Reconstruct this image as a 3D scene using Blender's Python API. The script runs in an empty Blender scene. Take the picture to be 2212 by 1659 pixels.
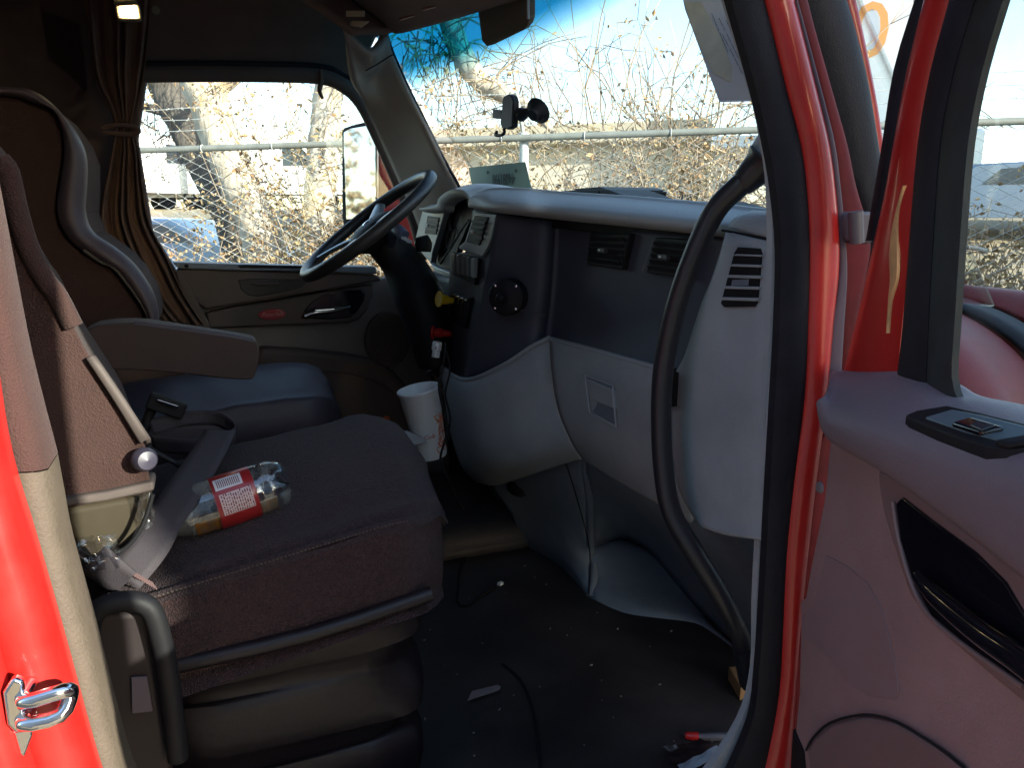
import bpy, bmesh, math, random
import numpy as np
from mathutils import Vector, Matrix
random.seed(7); np.random.seed(7)
S = bpy.context.scene
COL = S.collection
R = math.radians

# ------------------------------------------------------------------ camera
CAM = Vector((0, 0, 2.2)); YAW = 21.5; PITCH = 12.0; FPX = 1663.0   # metres, degrees, focal length in photo pixels (2212 wide)
cd = bpy.data.cameras.new('camera'); cam = bpy.data.objects.new('camera', cd); COL.objects.link(cam)
cam.location = CAM; cam.rotation_euler = (R(90 - PITCH), 0, R(-YAW))
cd.sensor_width = 36; cd.lens = 36 * FPX / 2212; cd.clip_start = .02; cd.clip_end = 900
S.camera = cam
# ------------------------------------------------------------------ sky, sun, exposure
SUN_DIR = Vector((.50, -.84, .29)).normalized()          # towards the sun: low, from the truck's front right
w = bpy.data.worlds.new('World'); S.world = w; w.use_nodes = True
nt = w.node_tree; bg = nt.nodes['Background']
sky = nt.nodes.new('ShaderNodeTexSky'); sky.sky_type = 'NISHITA'; sky.sun_disc = False
sky.sun_elevation = math.asin(SUN_DIR.z); sky.sun_rotation = math.atan2(SUN_DIR.x, SUN_DIR.y)
sky.air_density = 1.0; sky.dust_density = .6; sky.ozone_density = 1.0
nt.links.new(sky.outputs[0], bg.inputs[0]); bg.inputs[1].default_value = .15
sl = bpy.data.lights.new('sun', 'SUN'); so = bpy.data.objects.new('sun', sl); COL.objects.link(so)
sl.energy = 3.8; sl.angle = R(.5); sl.color = (1, .92, .80)
so.rotation_euler = SUN_DIR.to_track_quat('Z', 'Y').to_euler(); so.location = SUN_DIR * 30
vs = S.view_settings; vs.view_transform = 'Standard'; vs.look = 'None'; vs.exposure = 1.82; vs.gamma = 1
vs.use_curve_mapping = False
S.cycles.max_bounces = 8; S.cycles.transparent_max_bounces = 24; S.cycles.caustics_reflective = False; S.cycles.caustics_refractive = False

# ------------------------------------------------------------------ measuring: photo point -> place in the truck (X forward, Y left, Z up)
_y, _p = R(YAW), R(PITCH)
CF = Vector((math.sin(_y) * math.cos(_p), math.cos(_y) * math.cos(_p), -math.sin(_p)))
CR = Vector((math.cos(_y), -math.sin(_y), 0)); CU = CR.cross(CF)
def ray(x, y): return CF + CR * ((x - 1106) / FPX) + CU * ((829.5 - y) / FPX)
def at(x, y, ax, v):
    d = ray(x, y)
    if ax == 'D': return CAM + d * v
    i = 'XYZ'.index(ax); return CAM + d * ((v - CAM[i]) / d[i])
def atp(x, y, p0, n):
    d = ray(x, y); return CAM + d * ((p0 - CAM).dot(n) / d.dot(n))
def zm(ox, oy, s): return lambda x, y: ((ox + x / s) / 1.16456, (oy + y / s) / 1.16456)
z1 = zm(0, 0, 2.37); z2 = zm(300, 150, 2.766); z3 = zm(900, 0, 2.766); z4 = zm(1500, 0, 2.766); z5 = zm(2000, 0, 2.766)
z6 = zm(0, 500, 2.37); z7 = zm(700, 400, 2.765); z8 = zm(1050, 400, 2.765)
y1 = zm(1500, 400, 2.765); y2 = zm(2000, 600, 2.766); y3 = zm(0, 1100, 1.994); y4 = zm(300, 900, 2.765); y5 = zm(900, 900, 2.765)
y6 = zm(700, 1400, 3.119); y7 = zm(1300, 1300, 2.626); y8 = zm(1900, 1200, 2.266)
w2 = zm(760, 0, 3.687); w3 = zm(480, 620, 3.607); w4 = zm(1000, 440, 4.147); w8 = zm(200, 1100, 3.687)
V = Vector

# ------------------------------------------------------------------ materials
MATS = {}
def mat(name, col, rough=.5, metal=0, bump=0, bscale=300, var=.0, vscale=8, coat=0, sheen=0, spec=.5, emit=None, kind='noise', trans=0, bdist=.002, dirt=None):
    if name in MATS: return MATS[name]
    m = bpy.data.materials.new(name); m.use_nodes = True; n = m.node_tree; b = n.nodes['Principled BSDF']
    b.inputs['Base Color'].default_value = (*col, 1); b.inputs['Roughness'].default_value = rough
    b.inputs['Metallic'].default_value = metal; b.inputs['Specular IOR Level'].default_value = spec
    b.inputs['Coat Weight'].default_value = coat; b.inputs['Coat Roughness'].default_value = .06
    b.inputs['Sheen Weight'].default_value = sheen; b.inputs['Transmission Weight'].default_value = trans
    tc = n.nodes.new('ShaderNodeTexCoord')
    if var or dirt:
        t = n.nodes.new('ShaderNodeTexNoise'); t.inputs['Scale'].default_value = vscale; t.inputs['Detail'].default_value = 7; t.inputs['Roughness'].default_value = .62
        n.links.new(tc.outputs['Object'], t.inputs['Vector'])
        r = n.nodes.new('ShaderNodeValToRGB'); r.color_ramp.elements[0].position = .3; r.color_ramp.elements[1].position = .7
        c2 = dirt if dirt else tuple(min(1, c * (1 + var)) for c in col)
        r.color_ramp.elements[0].color = (*[c * (1 - var) for c in col], 1); r.color_ramp.elements[1].color = (*c2, 1)
        n.links.new(t.outputs['Fac'], r.inputs[0]); n.links.new(r.outputs[0], b.inputs['Base Color'])
        mr = n.nodes.new('ShaderNodeMapRange'); mr.inputs['To Min'].default_value = max(.02, rough - .1); mr.inputs['To Max'].default_value = min(1, rough + .12)
        n.links.new(t.outputs['Fac'], mr.inputs[0]); n.links.new(mr.outputs[0], b.inputs['Roughness'])
    if bump:
        if kind == 'weave':
            t1 = n.nodes.new('ShaderNodeTexVoronoi'); t1.inputs['Scale'].default_value = bscale; src = t1.outputs['Distance']
        elif kind == 'bark':
            mp = n.nodes.new('ShaderNodeMapping'); mp.inputs['Scale'].default_value = (1, 1, .25); n.links.new(tc.outputs['Object'], mp.inputs[0])
            t1 = n.nodes.new('ShaderNodeTexNoise'); t1.inputs['Scale'].default_value = bscale; t1.inputs['Detail'].default_value = 6; src = t1.outputs['Fac']
        else:
            t1 = n.nodes.new('ShaderNodeTexNoise'); t1.inputs['Scale'].default_value = bscale; t1.inputs['Detail'].default_value = 3; src = t1.outputs['Fac']
        n.links.new((mp if kind == 'bark' else tc).outputs[0 if kind == 'bark' else 'Object'], t1.inputs['Vector'])
        bp = n.nodes.new('ShaderNodeBump'); bp.inputs['Strength'].default_value = bump; bp.inputs['Distance'].default_value = bdist
        n.links.new(src, bp.inputs['Height']); n.links.new(bp.outputs[0], b.inputs['Normal'])
    if emit: b.inputs['Emission Color'].default_value = (*emit[0], 1); b.inputs['Emission Strength'].default_value = emit[1]
    MATS[name] = m; return m
def glass_mat(name, col, refl=.035, band=None, dust=0):
    m = bpy.data.materials.new(name); m.use_nodes = True; n = m.node_tree; n.nodes.clear()
    out = n.nodes.new('ShaderNodeOutputMaterial'); tr = n.nodes.new('ShaderNodeBsdfTransparent'); gl = n.nodes.new('ShaderNodeBsdfGlossy')
    tr.inputs[0].default_value = (*col, 1); gl.inputs['Roughness'].default_value = .02
    lw = n.nodes.new('ShaderNodeLayerWeight'); lw.inputs[0].default_value = .5
    pw_ = n.nodes.new('ShaderNodeMath'); pw_.operation = 'POWER'; pw_.inputs[1].default_value = 5; n.links.new(lw.outputs['Facing'], pw_.inputs[0])
    fr = n.nodes.new('ShaderNodeMath'); fr.operation = 'MULTIPLY_ADD'; fr.inputs[1].default_value = .6; fr.inputs[2].default_value = refl; n.links.new(pw_.outputs[0], fr.inputs[0])
    mx = n.nodes.new('ShaderNodeMixShader'); n.links.new(fr.outputs[0], mx.inputs[0]); n.links.new(tr.outputs[0], mx.inputs[1]); n.links.new(gl.outputs[0], mx.inputs[2])
    last = mx.outputs[0]; tc = n.nodes.new('ShaderNodeTexCoord')
    if band:                                                # tinted sun band dyed into the top of the windshield
        sp = n.nodes.new('ShaderNodeSeparateXYZ'); n.links.new(tc.outputs['Object'], sp.inputs[0])
        mr = n.nodes.new('ShaderNodeMapRange'); mr.inputs['From Min'].default_value = band[0]; mr.inputs['From Max'].default_value = band[1]
        n.links.new(sp.outputs[2], mr.inputs[0])
        cr = n.nodes.new('ShaderNodeMix'); cr.data_type = 'RGBA'; cr.inputs[6].default_value = (*col, 1); cr.inputs[7].default_value = (*band[2], 1)
        n.links.new(mr.outputs[0], cr.inputs[0]); n.links.new(cr.outputs[2], tr.inputs[0])
    if dust:
        df = n.nodes.new('ShaderNodeBsdfDiffuse'); df.inputs[0].default_value = (.55, .55, .5, 1)
        no = n.nodes.new('ShaderNodeTexNoise'); no.inputs['Scale'].default_value = 14; no.inputs['Detail'].default_value = 8; no.inputs['Roughness'].default_value = .7
        n.links.new(tc.outputs['Object'], no.inputs['Vector'])
        mr2 = n.nodes.new('ShaderNodeMapRange'); mr2.inputs['From Min'].default_value = .45; mr2.inputs['From Max'].default_value = .8; mr2.inputs['To Max'].default_value = dust
        n.links.new(no.outputs['Fac'], mr2.inputs[0])
        mx2 = n.nodes.new('ShaderNodeMixShader'); n.links.new(mr2.outputs[0], mx2.inputs[0]); n.links.new(last, mx2.inputs[1]); n.links.new(df.outputs[0], mx2.inputs[2]); last = mx2.outputs[0]
    n.links.new(last, out.inputs[0]); MATS[name] = m; return m

GREY = mat('grey_plastic', (.345, .372, .395), .52, bump=.5, bscale=300, var=.13, vscale=7)
PAD = mat('dash_pad_vinyl', (.40, .43, .44), .48, bump=.5, bscale=300, var=.07, vscale=6)
BEZEL = mat('bezel_plastic', (.30, .335, .34), .42, bump=.15, bscale=900, var=.05)
NAVY = mat('charcoal_dash_plastic', (.064, .072, .098), .5, bump=.25, bscale=900, var=.10, vscale=5)
KICK = mat('lower_dash_plastic', (.18, .21, .25), .5, bump=.5, bscale=300, var=.18, vscale=9)
BLACK = mat('black_plastic', (.014, .014, .016), .55, spec=.22, bump=.15, bscale=900, var=.15)
HANDLE = mat('grab_bar_black', (.022, .023, .028), .36, bump=.12, bscale=700, var=.1)
RUBBER = mat('rubber_seal', (.014, .014, .019), .6, spec=.25, bump=.35, bscale=500, var=.3, vscale=20)
GLOSSB = mat('gloss_black', (.008, .008, .012), .12, coat=.6)
RED = mat('red_paint', (.50, .016, .013), .34, coat=.35, var=.12, vscale=22, dirt=(.49, .022, .018), bump=.04, bscale=160)
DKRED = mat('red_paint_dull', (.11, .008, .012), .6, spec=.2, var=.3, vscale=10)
BARE_LIT = mat('primer_and_lit_edge', (.62, .33, .14), .6, var=.2, vscale=40)  # primer of the chipped streak, also paints the lit edge at the driver door
CHROME = mat('chrome', (.82, .82, .82), .10, metal=1)
STEEL = mat('galvanised_steel', (.56, .57, .54), .5, metal=.1, bump=.2, bscale=120, var=.12, vscale=12)
TRIM = mat('taupe_trim', (.27, .225, .195), .6, bump=.3, bscale=600, var=.08)
DTRIM = mat('dark_taupe_trim', (.125, .088, .072), .6, bump=.3, bscale=600, var=.12)
HEADL = mat('headliner_cloth', (.17, .105, .082), .9, bump=.4, bscale=900, sheen=.04, var=.12, vscale=9)
CURT = mat('curtain_cloth', (.17, .095, .066), .9, bump=.3, bscale=700, sheen=.04, var=.15, vscale=14)
FAB = mat('seat_fabric', (.046, .029, .033), .95, bump=1.0, bscale=420, sheen=.04, kind='weave', var=.38, vscale=170, bdist=.004)
FABS = mat('seat_side_fabric', (.052, .025, .025), .95, bump=1.0, bscale=420, sheen=.04, kind='weave', var=.55, vscale=210, bdist=.004)
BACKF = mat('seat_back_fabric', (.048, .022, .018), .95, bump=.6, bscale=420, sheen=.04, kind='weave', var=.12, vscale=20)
PIPE = mat('seat_piping', (.10, .078, .070), .7, var=.1)
VINYL = mat('seat_vinyl', (.055, .046, .062), .5, bump=.3, bscale=500, var=.15, vscale=14)
BELLOW = mat('suspension_vinyl', (.013, .009, .011), .45, bump=.5, bscale=60, var=.25, vscale=18)
WEB = mat('belt_webbing', (.045, .037, .044), .7, bump=.6, bscale=700, var=.1, vscale=60)
MATF = mat('floor_mat_rubber', (.020, .015, .017), .62, bump=.6, bscale=260, dirt=(.052, .042, .038), var=.4, vscale=4)
TAN = mat('tan_pillar_trim', (.085, .070, .050), .7, bump=.5, bscale=260, var=.1, vscale=30)
DOORP = mat('door_panel_mauve', (.31, .195, .195), .55, bump=.5, bscale=320, var=.12, vscale=8)
DOORD = mat('door_insert_mauve', (.20, .125, .125), .55, bump=.3, bscale=700, var=.07, vscale=5)
DOORT = mat('door_bolster_vinyl', (.19, .15, .175), .5, bump=.4, bscale=500, var=.08, vscale=6)
WHITE = mat('white_plastic', (.78, .78, .78), .4)
CUPW = mat('paper_cup_white', (.80, .84, .86), .55, bump=.1, bscale=200, var=.03)
YEL = mat('yellow_plastic', (.75, .52, .02), .4)
REDP = mat('red_plastic', (.55, .02, .02), .35, coat=.3)
ORANGE = mat('orange_plastic', (.65, .10, .02), .5)
COLA = mat('red_print', (.60, .03, .03), .6)
PINK = mat('orange_print', (.70, .25, .14), .6)
PAPERG = mat('green_paper_reflection', (.30, .42, .33), .8, var=.08, vscale=14)
INKG = mat('grey_ink', (.10, .13, .11), .8)
PAPERB = mat('document_sheet', (.42, .44, .45), .35, var=.08, vscale=9)
WOOD = mat('pale_wood', (.28, .16, .07), .7, bump=.4, bscale=80, var=.2, vscale=25)
LAMP = mat('lamp_glow', (1, .85, .6), .4, emit=((1, .78, .42), 14))
LAMPB = mat('lamp_bezel', (.30, .24, .15), .35)
GLASS = glass_mat('clear_glass', (.93, .97, .96), dust=.10)
GLASSW = glass_mat('windshield_glass', (.92, .97, .97), band=(2.655, 2.72, (.07, .38, .50)), dust=.05)
MIRR = mat('mirror_glass', (.8, .82, .82), .03, metal=1)
PETB = glass_mat('bottle_plastic', (.86, .90, .93), refl=.09, dust=.55)
BARK1 = mat('pale_bark', (.52, .42, .30), .9, bump=.7, bscale=9, kind='bark', dirt=(.72, .63, .50), var=.35, vscale=5, bdist=.05)
BARK2 = mat('shaded_bark', (.10, .085, .07), .95, bump=1, bscale=12, kind='bark', var=.3, vscale=6, bdist=.05)  # bark coloured dark to stand in for the trunk's shaded side
TWIG = mat('dry_twig', (.36, .275, .185), .9, var=.3, vscale=4)
TWIGD = mat('dark_twig', (.17, .12, .085), .9, var=.3, vscale=4)
LEAF1 = mat('tan_leaf', (.44, .32, .17), .8, var=.35, vscale=6)
LEAF2 = mat('brown_leaf', (.31, .185, .085), .8, var=.4, vscale=6)
LEAF3 = mat('olive_leaf', (.34, .26, .13), .8, var=.4, vscale=6)
STUCCO = mat('cream_stucco', (.66, .58, .44), .9, bump=.3, bscale=60, var=.06, vscale=2)
ROOFT = mat('cream_roof_edge', (.55, .47, .34), .8, var=.1)
WPAINT = mat('white_vehicle_paint', (.78, .78, .76), .35, coat=.3, var=.04)
BLUEP = mat('blue_car_paint', (.06, .10, .16), .3, coat=.5)
TYRE = mat('tyre_rubber', (.02, .02, .02), .8)
DGLASS = mat('dark_window_glass', (.03, .04, .05), .08, coat=.3)

# ------------------------------------------------------------------ mesh helpers
ROOT = {}
def cr1(p0, p1, p2, p3, t):
    return .5 * ((2 * p1) + (-p0 + p2) * t + (2 * p0 - 5 * p1 + 4 * p2 - p3) * t * t + (-p0 + 3 * p1 - 3 * p2 + p3) * t ** 3)
def smooth(pts, k=4, closed=False):
    n = len(pts); o = []
    if k <= 1 or n < 3: return [p.copy() if hasattr(p, 'copy') else p for p in pts]
    for i in range(n if closed else n - 1):
        if closed: a, b, c, d = pts[i - 1], pts[i], pts[(i + 1) % n], pts[(i + 2) % n]
        else: a, b, c, d = pts[max(i - 1, 0)], pts[i], pts[i + 1], pts[min(i + 2, n - 1)]
        for j in range(k): o.append(cr1(a, b, c, d, j / k))
    if not closed: o.append(pts[-1])
    return o
class MB:
    def __init__(s): s.v = []; s.f = []; s.mi = []
    def add(s, v, f, mi=0):
        o = len(s.v); s.v += [tuple(p) for p in v]; s.f += [tuple(i + o for i in q) for q in f]; s.mi += [mi] * len(f); return s
    def grid(s, rows, closed_u=False, mi=0):
        nr, nc = len(rows), len(rows[0]); v = [p for r in rows for p in r]; f = []
        for i in range(nr - 1):
            for j in range(nc - (0 if closed_u else 1)):
                k = (j + 1) % nc; f.append((i * nc + j, i * nc + k, (i + 1) * nc + k, (i + 1) * nc + j))
        return s.add(v, f, mi)
    def box(s, c, h, rot=None, mi=0):
        c = V(c); v = []
        for x in (-1, 1):
            for y in (-1, 1):
                for z in (-1, 1):
                    p = V((x * h[0], y * h[1], z * h[2])); v.append(c + (rot @ p if rot else p))
        return s.add(v, [(0, 1, 3, 2), (4, 6, 7, 5), (0, 4, 5, 1), (2, 3, 7, 6), (0, 2, 6, 4), (1, 5, 7, 3)], mi)
    def prism(s, pts, vec, mi=0):
        n = len(pts); vec = V(vec); v = [V(p) for p in pts] + [V(p) + vec for p in pts]
        return s.add(v, [tuple(range(n))[::-1], tuple(range(n, 2 * n))] + [(i, (i + 1) % n, (i + 1) % n + n, i + n) for i in range(n)], mi)
    def tube(s, pts, r, n=10, closed=False, k=1, caps=True, flat=None, mi=0):
        pts = smooth([V(p) for p in pts], k, closed); m = len(pts)
        rs = r if isinstance(r, (list, tuple)) else None
        if rs: rs = [rs[min(len(rs) - 1, int(i * (len(rs) - 1) / max(m - 1, 1)))] * (1 - (i * (len(rs) - 1) / max(m - 1, 1)) % 1) + rs[min(len(rs) - 1, int(i * (len(rs) - 1) / max(m - 1, 1)) + 1)] * ((i * (len(rs) - 1) / max(m - 1, 1)) % 1) for i in range(m)]
        t0 = (pts[1] - pts[0]).normalized(); up = V((0, 0, 1)) if abs(t0.z) < .9 else V((1, 0, 0))
        x = t0.cross(up).normalized(); rows = []
        for i, p in enumerate(pts):
            a = pts[(i - 1) % m] if (closed or i > 0) else p; b = pts[(i + 1) % m] if (closed or i < m - 1) else p
            t = (b - a).normalized(); x = (x - t * x.dot(t))
            if x.length < 1e-6: x = t.orthogonal()
            x.normalize(); y = t.cross(x); rr = rs[i] if rs else r
            rows.append([p + (x * math.cos(2 * math.pi * j / n) + y * math.sin(2 * math.pi * j / n) * (flat or 1)) * rr for j in range(n)])
        if closed: rows.append(rows[0])
        s.grid(rows, True, mi)
        if caps and not closed:
            o = len(s.v); s.v += [tuple(p) for p in rows[0]] + [tuple(p) for p in rows[-1]]
            s.f += [tuple(o + j for j in range(n))[::-1], tuple(o + n + j for j in range(n))]; s.mi += [mi, mi]
        return s
    def lathe(s, prof, org, axis, n=24, mi=0, squash=None):
        org = V(org); a = V(axis).normalized(); x = a.orthogonal().normalized(); y = a.cross(x)
        rows = [[org + a * h + (x * math.cos(2 * math.pi * j / n) + y * math.sin(2 * math.pi * j / n)) * max(r, 1e-4) for j in range(n)] for r, h in prof]
        return s.grid(rows, True, mi)
    def build(s, name, m, parent=None, bevel=0, solid=0, sm=True, seg=2, off=0, sub=0, weld=False):
        L = ROOT[parent.name] if parent else V((0, 0, 0))
        me = bpy.data.meshes.new(name); me.from_pydata([V(p) - L for p in s.v], [], s.f)
        for q in (m if isinstance(m, (list, tuple)) else [m]): me.materials.append(q)
        if any(s.mi): me.polygons.foreach_set('material_index', s.mi)
        b = bmesh.new(); b.from_mesh(me)
        if weld: bmesh.ops.remove_doubles(b, verts=b.verts, dist=1e-5)
        bmesh.ops.recalc_face_normals(b, faces=b.faces); b.to_mesh(me); b.free()
        me.polygons.foreach_set('use_smooth', [bool(sm)] * len(me.polygons)); me.update()
        o = bpy.data.objects.new(name, me); COL.objects.link(o); ROOT[o.name] = L
        if parent: o.parent = parent
        if solid:
            d = o.modifiers.new('solid', 'SOLIDIFY'); d.thickness = solid; d.offset = off
        if bevel:
            d = o.modifiers.new('bevel', 'BEVEL'); d.width = bevel; d.segments = seg; d.limit_method = 'ANGLE'; d.angle_limit = R(40)
            if sm: d.harden_normals = True
        if sub:
            d = o.modifiers.new('sub', 'SUBSURF'); d.levels = sub; d.render_levels = sub
        if sm and not bevel and not solid and len(s.f) < 4000 and hasattr(me, 'set_sharp_from_angle'): me.set_sharp_from_angle(angle=R(50))
        return o
def tag(o, label=None, cat=None, group=None, kind=None):
    for k, v in (('label', label), ('category', cat), ('group', group), ('kind', kind)):
        if v: o[k] = v
    return o
def thing(name, label, cat, loc, group=None):
    o = bpy.data.objects.new(name, None); COL.objects.link(o); o.location = V(loc); o.empty_display_size = .05
    ROOT[o.name] = V(loc); return tag(o, label, cat, group)
def patch(name, rows, m, parent, k=4, solid=.008, **kw):
    """rows of points -> smooth sheet with thickness"""
    rows = [smooth([V(p) for p in r], k) for r in rows]
    cols = list(zip(*rows)); cols = [smooth(list(c), k) for c in cols]
    return MB().grid(list(zip(*cols))).build(name, m, parent, solid=solid, **kw)
def P(pts, ax, v): return [at(x, y, ax, v) for x, y in pts]
def slab(name, pts, ax, v, vec, m, parent, bevel=.004, k=1, **kw):
    q = P(pts, ax, v)
    if k > 1: q = smooth(q, k, True)
    return MB().prism(q, vec).build(name, m, parent, bevel=bevel, **kw)
def ribbon(name, stations, ax, v, m, parent, bulge=.0, depth=.03, k=4, dirn=(0, 1, 0), nc=7):
    """strip given by (x left, x right, y) stations, rounded towards the viewer's side and closed behind"""
    dirn = V(dirn); rows = []
    L = smooth([at(a, y, ax, v) for a, b, y in stations], k); Q = smooth([at(b, y, ax, v) for a, b, y in stations], k)
    for p, q in zip(L, Q):
        r = [p + dirn * depth]
        for j in range(nc):
            t = j / (nc - 1); r.append(p.lerp(q, t) - dirn * (bulge * math.sin(math.pi * t) ** .6 if bulge else 0))
        r.append(q + dirn * depth); rows.append(r)
    return MB().grid(rows, True).build(name, m, parent)
def text(name, s, size, M, m, parent, shear=0, depth=.0004, warp=None):
    cu = bpy.data.curves.new(name, 'FONT'); cu.body = s; cu.size = size; cu.align_x = 'CENTER'; cu.align_y = 'CENTER'; cu.extrude = depth; cu.shear = shear; cu.resolution_u = 3
    t = bpy.data.objects.new(name, cu); COL.objects.link(t); bpy.context.view_layer.update()
    me = bpy.data.meshes.new_from_object(t.evaluated_get(bpy.context.evaluated_depsgraph_get()))
    bpy.data.objects.remove(t); bpy.data.curves.remove(cu)
    L = ROOT[parent.name]
    for v in me.vertices: v.co = (warp(v.co) if warp else M @ v.co) - L
    me.materials.clear(); me.materials.append(m); o = bpy.data.objects.new(name, me); COL.objects.link(o); o.parent = parent; ROOT[o.name] = L; return o
def frame(o, x, y):                     # matrix from right/up directions
    x = V(x).normalized(); z = x.cross(V(y)).normalized(); y = z.cross(x)
    M = Matrix((x, y, z)).transposed().to_4x4(); M.translation = V(o); return M
def copy_thing(o, loc, label=None):
    c = o.copy(); COL.objects.link(c); c.location = V(loc); ROOT[c.name] = V(loc)
    if label: c['label'] = label
    for ch in o.children:
        d = ch.copy(); COL.objects.link(d); d.parent = c
        for g in ch.children: e = g.copy(); COL.objects.link(e); e.parent = d
    return c

# ================================================================== THE SETTING OUTSIDE
FA = at(300, 325, 'D', 6.35); FB = at(2180, 262, 'D', 5.1); FZ = (FA.z + FB.z) / 2
fd = V((FB.x - FA.x, FB.y - FA.y, 0)); FLEN = fd.length; fd.normalize(); fn = V((-fd.y, fd.x, 0))      # along the fence / away from the truck
if fn.y < 0: fn = -fn
def beyond(p): return (V((p[0], p[1], 0)) - V((FA.x, FA.y, 0))).dot(fn)
def gz(x, y):
    d = beyond((x, y)); t = min(max((d - 1.5) / 15, 0), 1); return 2.3 * t * t * (3 - 2 * t) + (.25 if d > 0 else .25 * max(0, 1 + d))
def gmat():
    m = bpy.data.materials.new('dry_ground'); m.use_nodes = True; n = m.node_tree; b = n.nodes['Principled BSDF']; b.inputs['Roughness'].default_value = .95
    tc = n.nodes.new('ShaderNodeTexCoord'); a = n.nodes.new('ShaderNodeTexNoise'); a.inputs['Scale'].default_value = .35; a.inputs['Detail'].default_value = 8
    c = n.nodes.new('ShaderNodeTexNoise'); c.inputs['Scale'].default_value = 22; c.inputs['Detail'].default_value = 4
    for q in (a, c): n.links.new(tc.outputs['Object'], q.inputs['Vector'])
    r = n.nodes.new('ShaderNodeValToRGB'); r.color_ramp.elements[0].position = .35; r.color_ramp.elements[1].position = .65
    r.color_ramp.elements[0].color = (.42, .33, .19, 1); r.color_ramp.elements[1].color = (.36, .32, .25, 1); n.links.new(a.outputs['Fac'], r.inputs[0])
    mx = n.nodes.new('ShaderNodeMix'); mx.data_type = 'RGBA'; mx.blend_type = 'MULTIPLY'; mx.inputs[0].default_value = .6
    n.links.new(r.outputs[0], mx.inputs[6]); r2 = n.nodes.new('ShaderNodeValToRGB'); r2.color_ramp.elements[0].color = (.5, .5, .5, 1); n.links.new(c.outputs['Fac'], r2.inputs[0]); n.links.new(r2.outputs[0], mx.inputs[7])
    n.links.new(mx.outputs[2], b.inputs['Base Color'])
    bp = n.nodes.new('ShaderNodeBump'); bp.inputs['Strength'].default_value = .6; bp.inputs['Distance'].default_value = .05; n.links.new(c.outputs['Fac'], bp.inputs['Height']); n.links.new(bp.outputs[0], b.inputs['Normal'])
    return m
ax = sorted(set([-400, -250, -150, -90, -60] + [i * 1.5 for i in range(-27, 28)] + [60, 90, 150, 250, 400]))
g = MB().grid([[V((x, y, gz(x, y))) for x in ax] for y in ax]).build('ground', gmat()); tag(g, kind='structure')

# ---- chain link fence
fence = thing('chain_link_fence', 'galvanised chain link fence with pipe rail and barbed wire behind the truck', 'fence', V((FA.x, FA.y, gz(FA.x, FA.y))))
def fp(s, z, o=0): return V((FA.x, FA.y, 0)) + fd * s + fn * o + V((0, 0, z))
rz = lambda s: FA.z + (FB.z - FA.z) * s / FLEN
S0, S1 = -2.2, FLEN + 2.2
MB().tube([fp(S0, rz(S0)), fp(S1, rz(S1))], .025, 14).build('top_rail', mat('weathered_rail', (.24, .245, .215), .6, var=.15, vscale=9), fence)
sp = (V((at(1133, 290, 'D', 5.8).x, at(1133, 290, 'D', 5.8).y, 0)) - V((FA.x, FA.y, 0))).dot(fd)
for s in (sp - 4.3, sp, sp + 3.05):
    po = MB().tube([fp(s, gz(*fp(s, 0).xy) - .1, .06), fp(s, rz(s) + .03, .06)], .036, 14).build('post', STEEL, fence)
    MB().lathe([(.0, .02), (.042, .02), (.045, -.02), (.034, -.05)], fp(s, rz(s) + .02, .05), (0, 0, 1), 14).tube([fp(s, rz(s) + .0, .06), fp(s - .02, rz(s) + .30, -.16)], .016, 8).build('barb_arm', STEEL, po)
s = S0 + .3
while s < S1:
    MB().tube([fp(s, rz(s)) + V((0, 0, .029 * math.cos(a))) + fn * .029 * math.sin(a) for a in [i * math.pi / 5 for i in range(10)]], .004, 5, closed=True).build('rail_tie', STEEL, fence); s += .62
pw, ph = .042, .042                       # half width and half height of one wire diamond
def wires():
    mb = MB(); nW = int((S1 - S0) / (2 * pw)); n = 4
    for i in range(nW):
        s0 = S0 + i * 2 * pw; pts = []; z = rz(S0) + (rz(S1) - rz(S0)) * (s0 - S0) / (S1 - S0) - .01; k = 0
        z0 = .35
        while z > z0:
            side = (k + i) % 2; pts.append(fp(s0 + (pw * 1.04 if side else -pw * 1.04), z, .010 * (1 if side else -1) + .032 + .02 * math.sin(s0 * 1.7 + z))); z -= ph; k += 1
        mb.tube(pts, .0037, n, caps=False)
    return mb
tag(wires().build('wire_mesh', STEEL, fence, sm=False), kind='stuff')
for h, o in ((.14, -.03), (.215, -.09), (.29, -.15)):
    mb = MB(); pts = [fp(S0 + i * (S1 - S0) / 60, rz(S0 + i * (S1 - S0) / 60) + h + random.uniform(-.004, .004), o) for i in range(61)]
    mb.tube(pts, .0028, 5)
    for p in range(int((S1 - S0) / .13)):
        c = fp(S0 + p * .13, rz(S0 + p * .13) + h, o)
        for a in (random.uniform(0, 3), random.uniform(0, 3)): d = V((fd.x * .4, fd.y * .4, 0)) + V((0, 0, math.cos(a))) + fn * math.sin(a); mb.tube([c - d * .014, c + d * .014], .0016, 4)
    mb.build('barbed_wire', STEEL, fence, sm=False)

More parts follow.
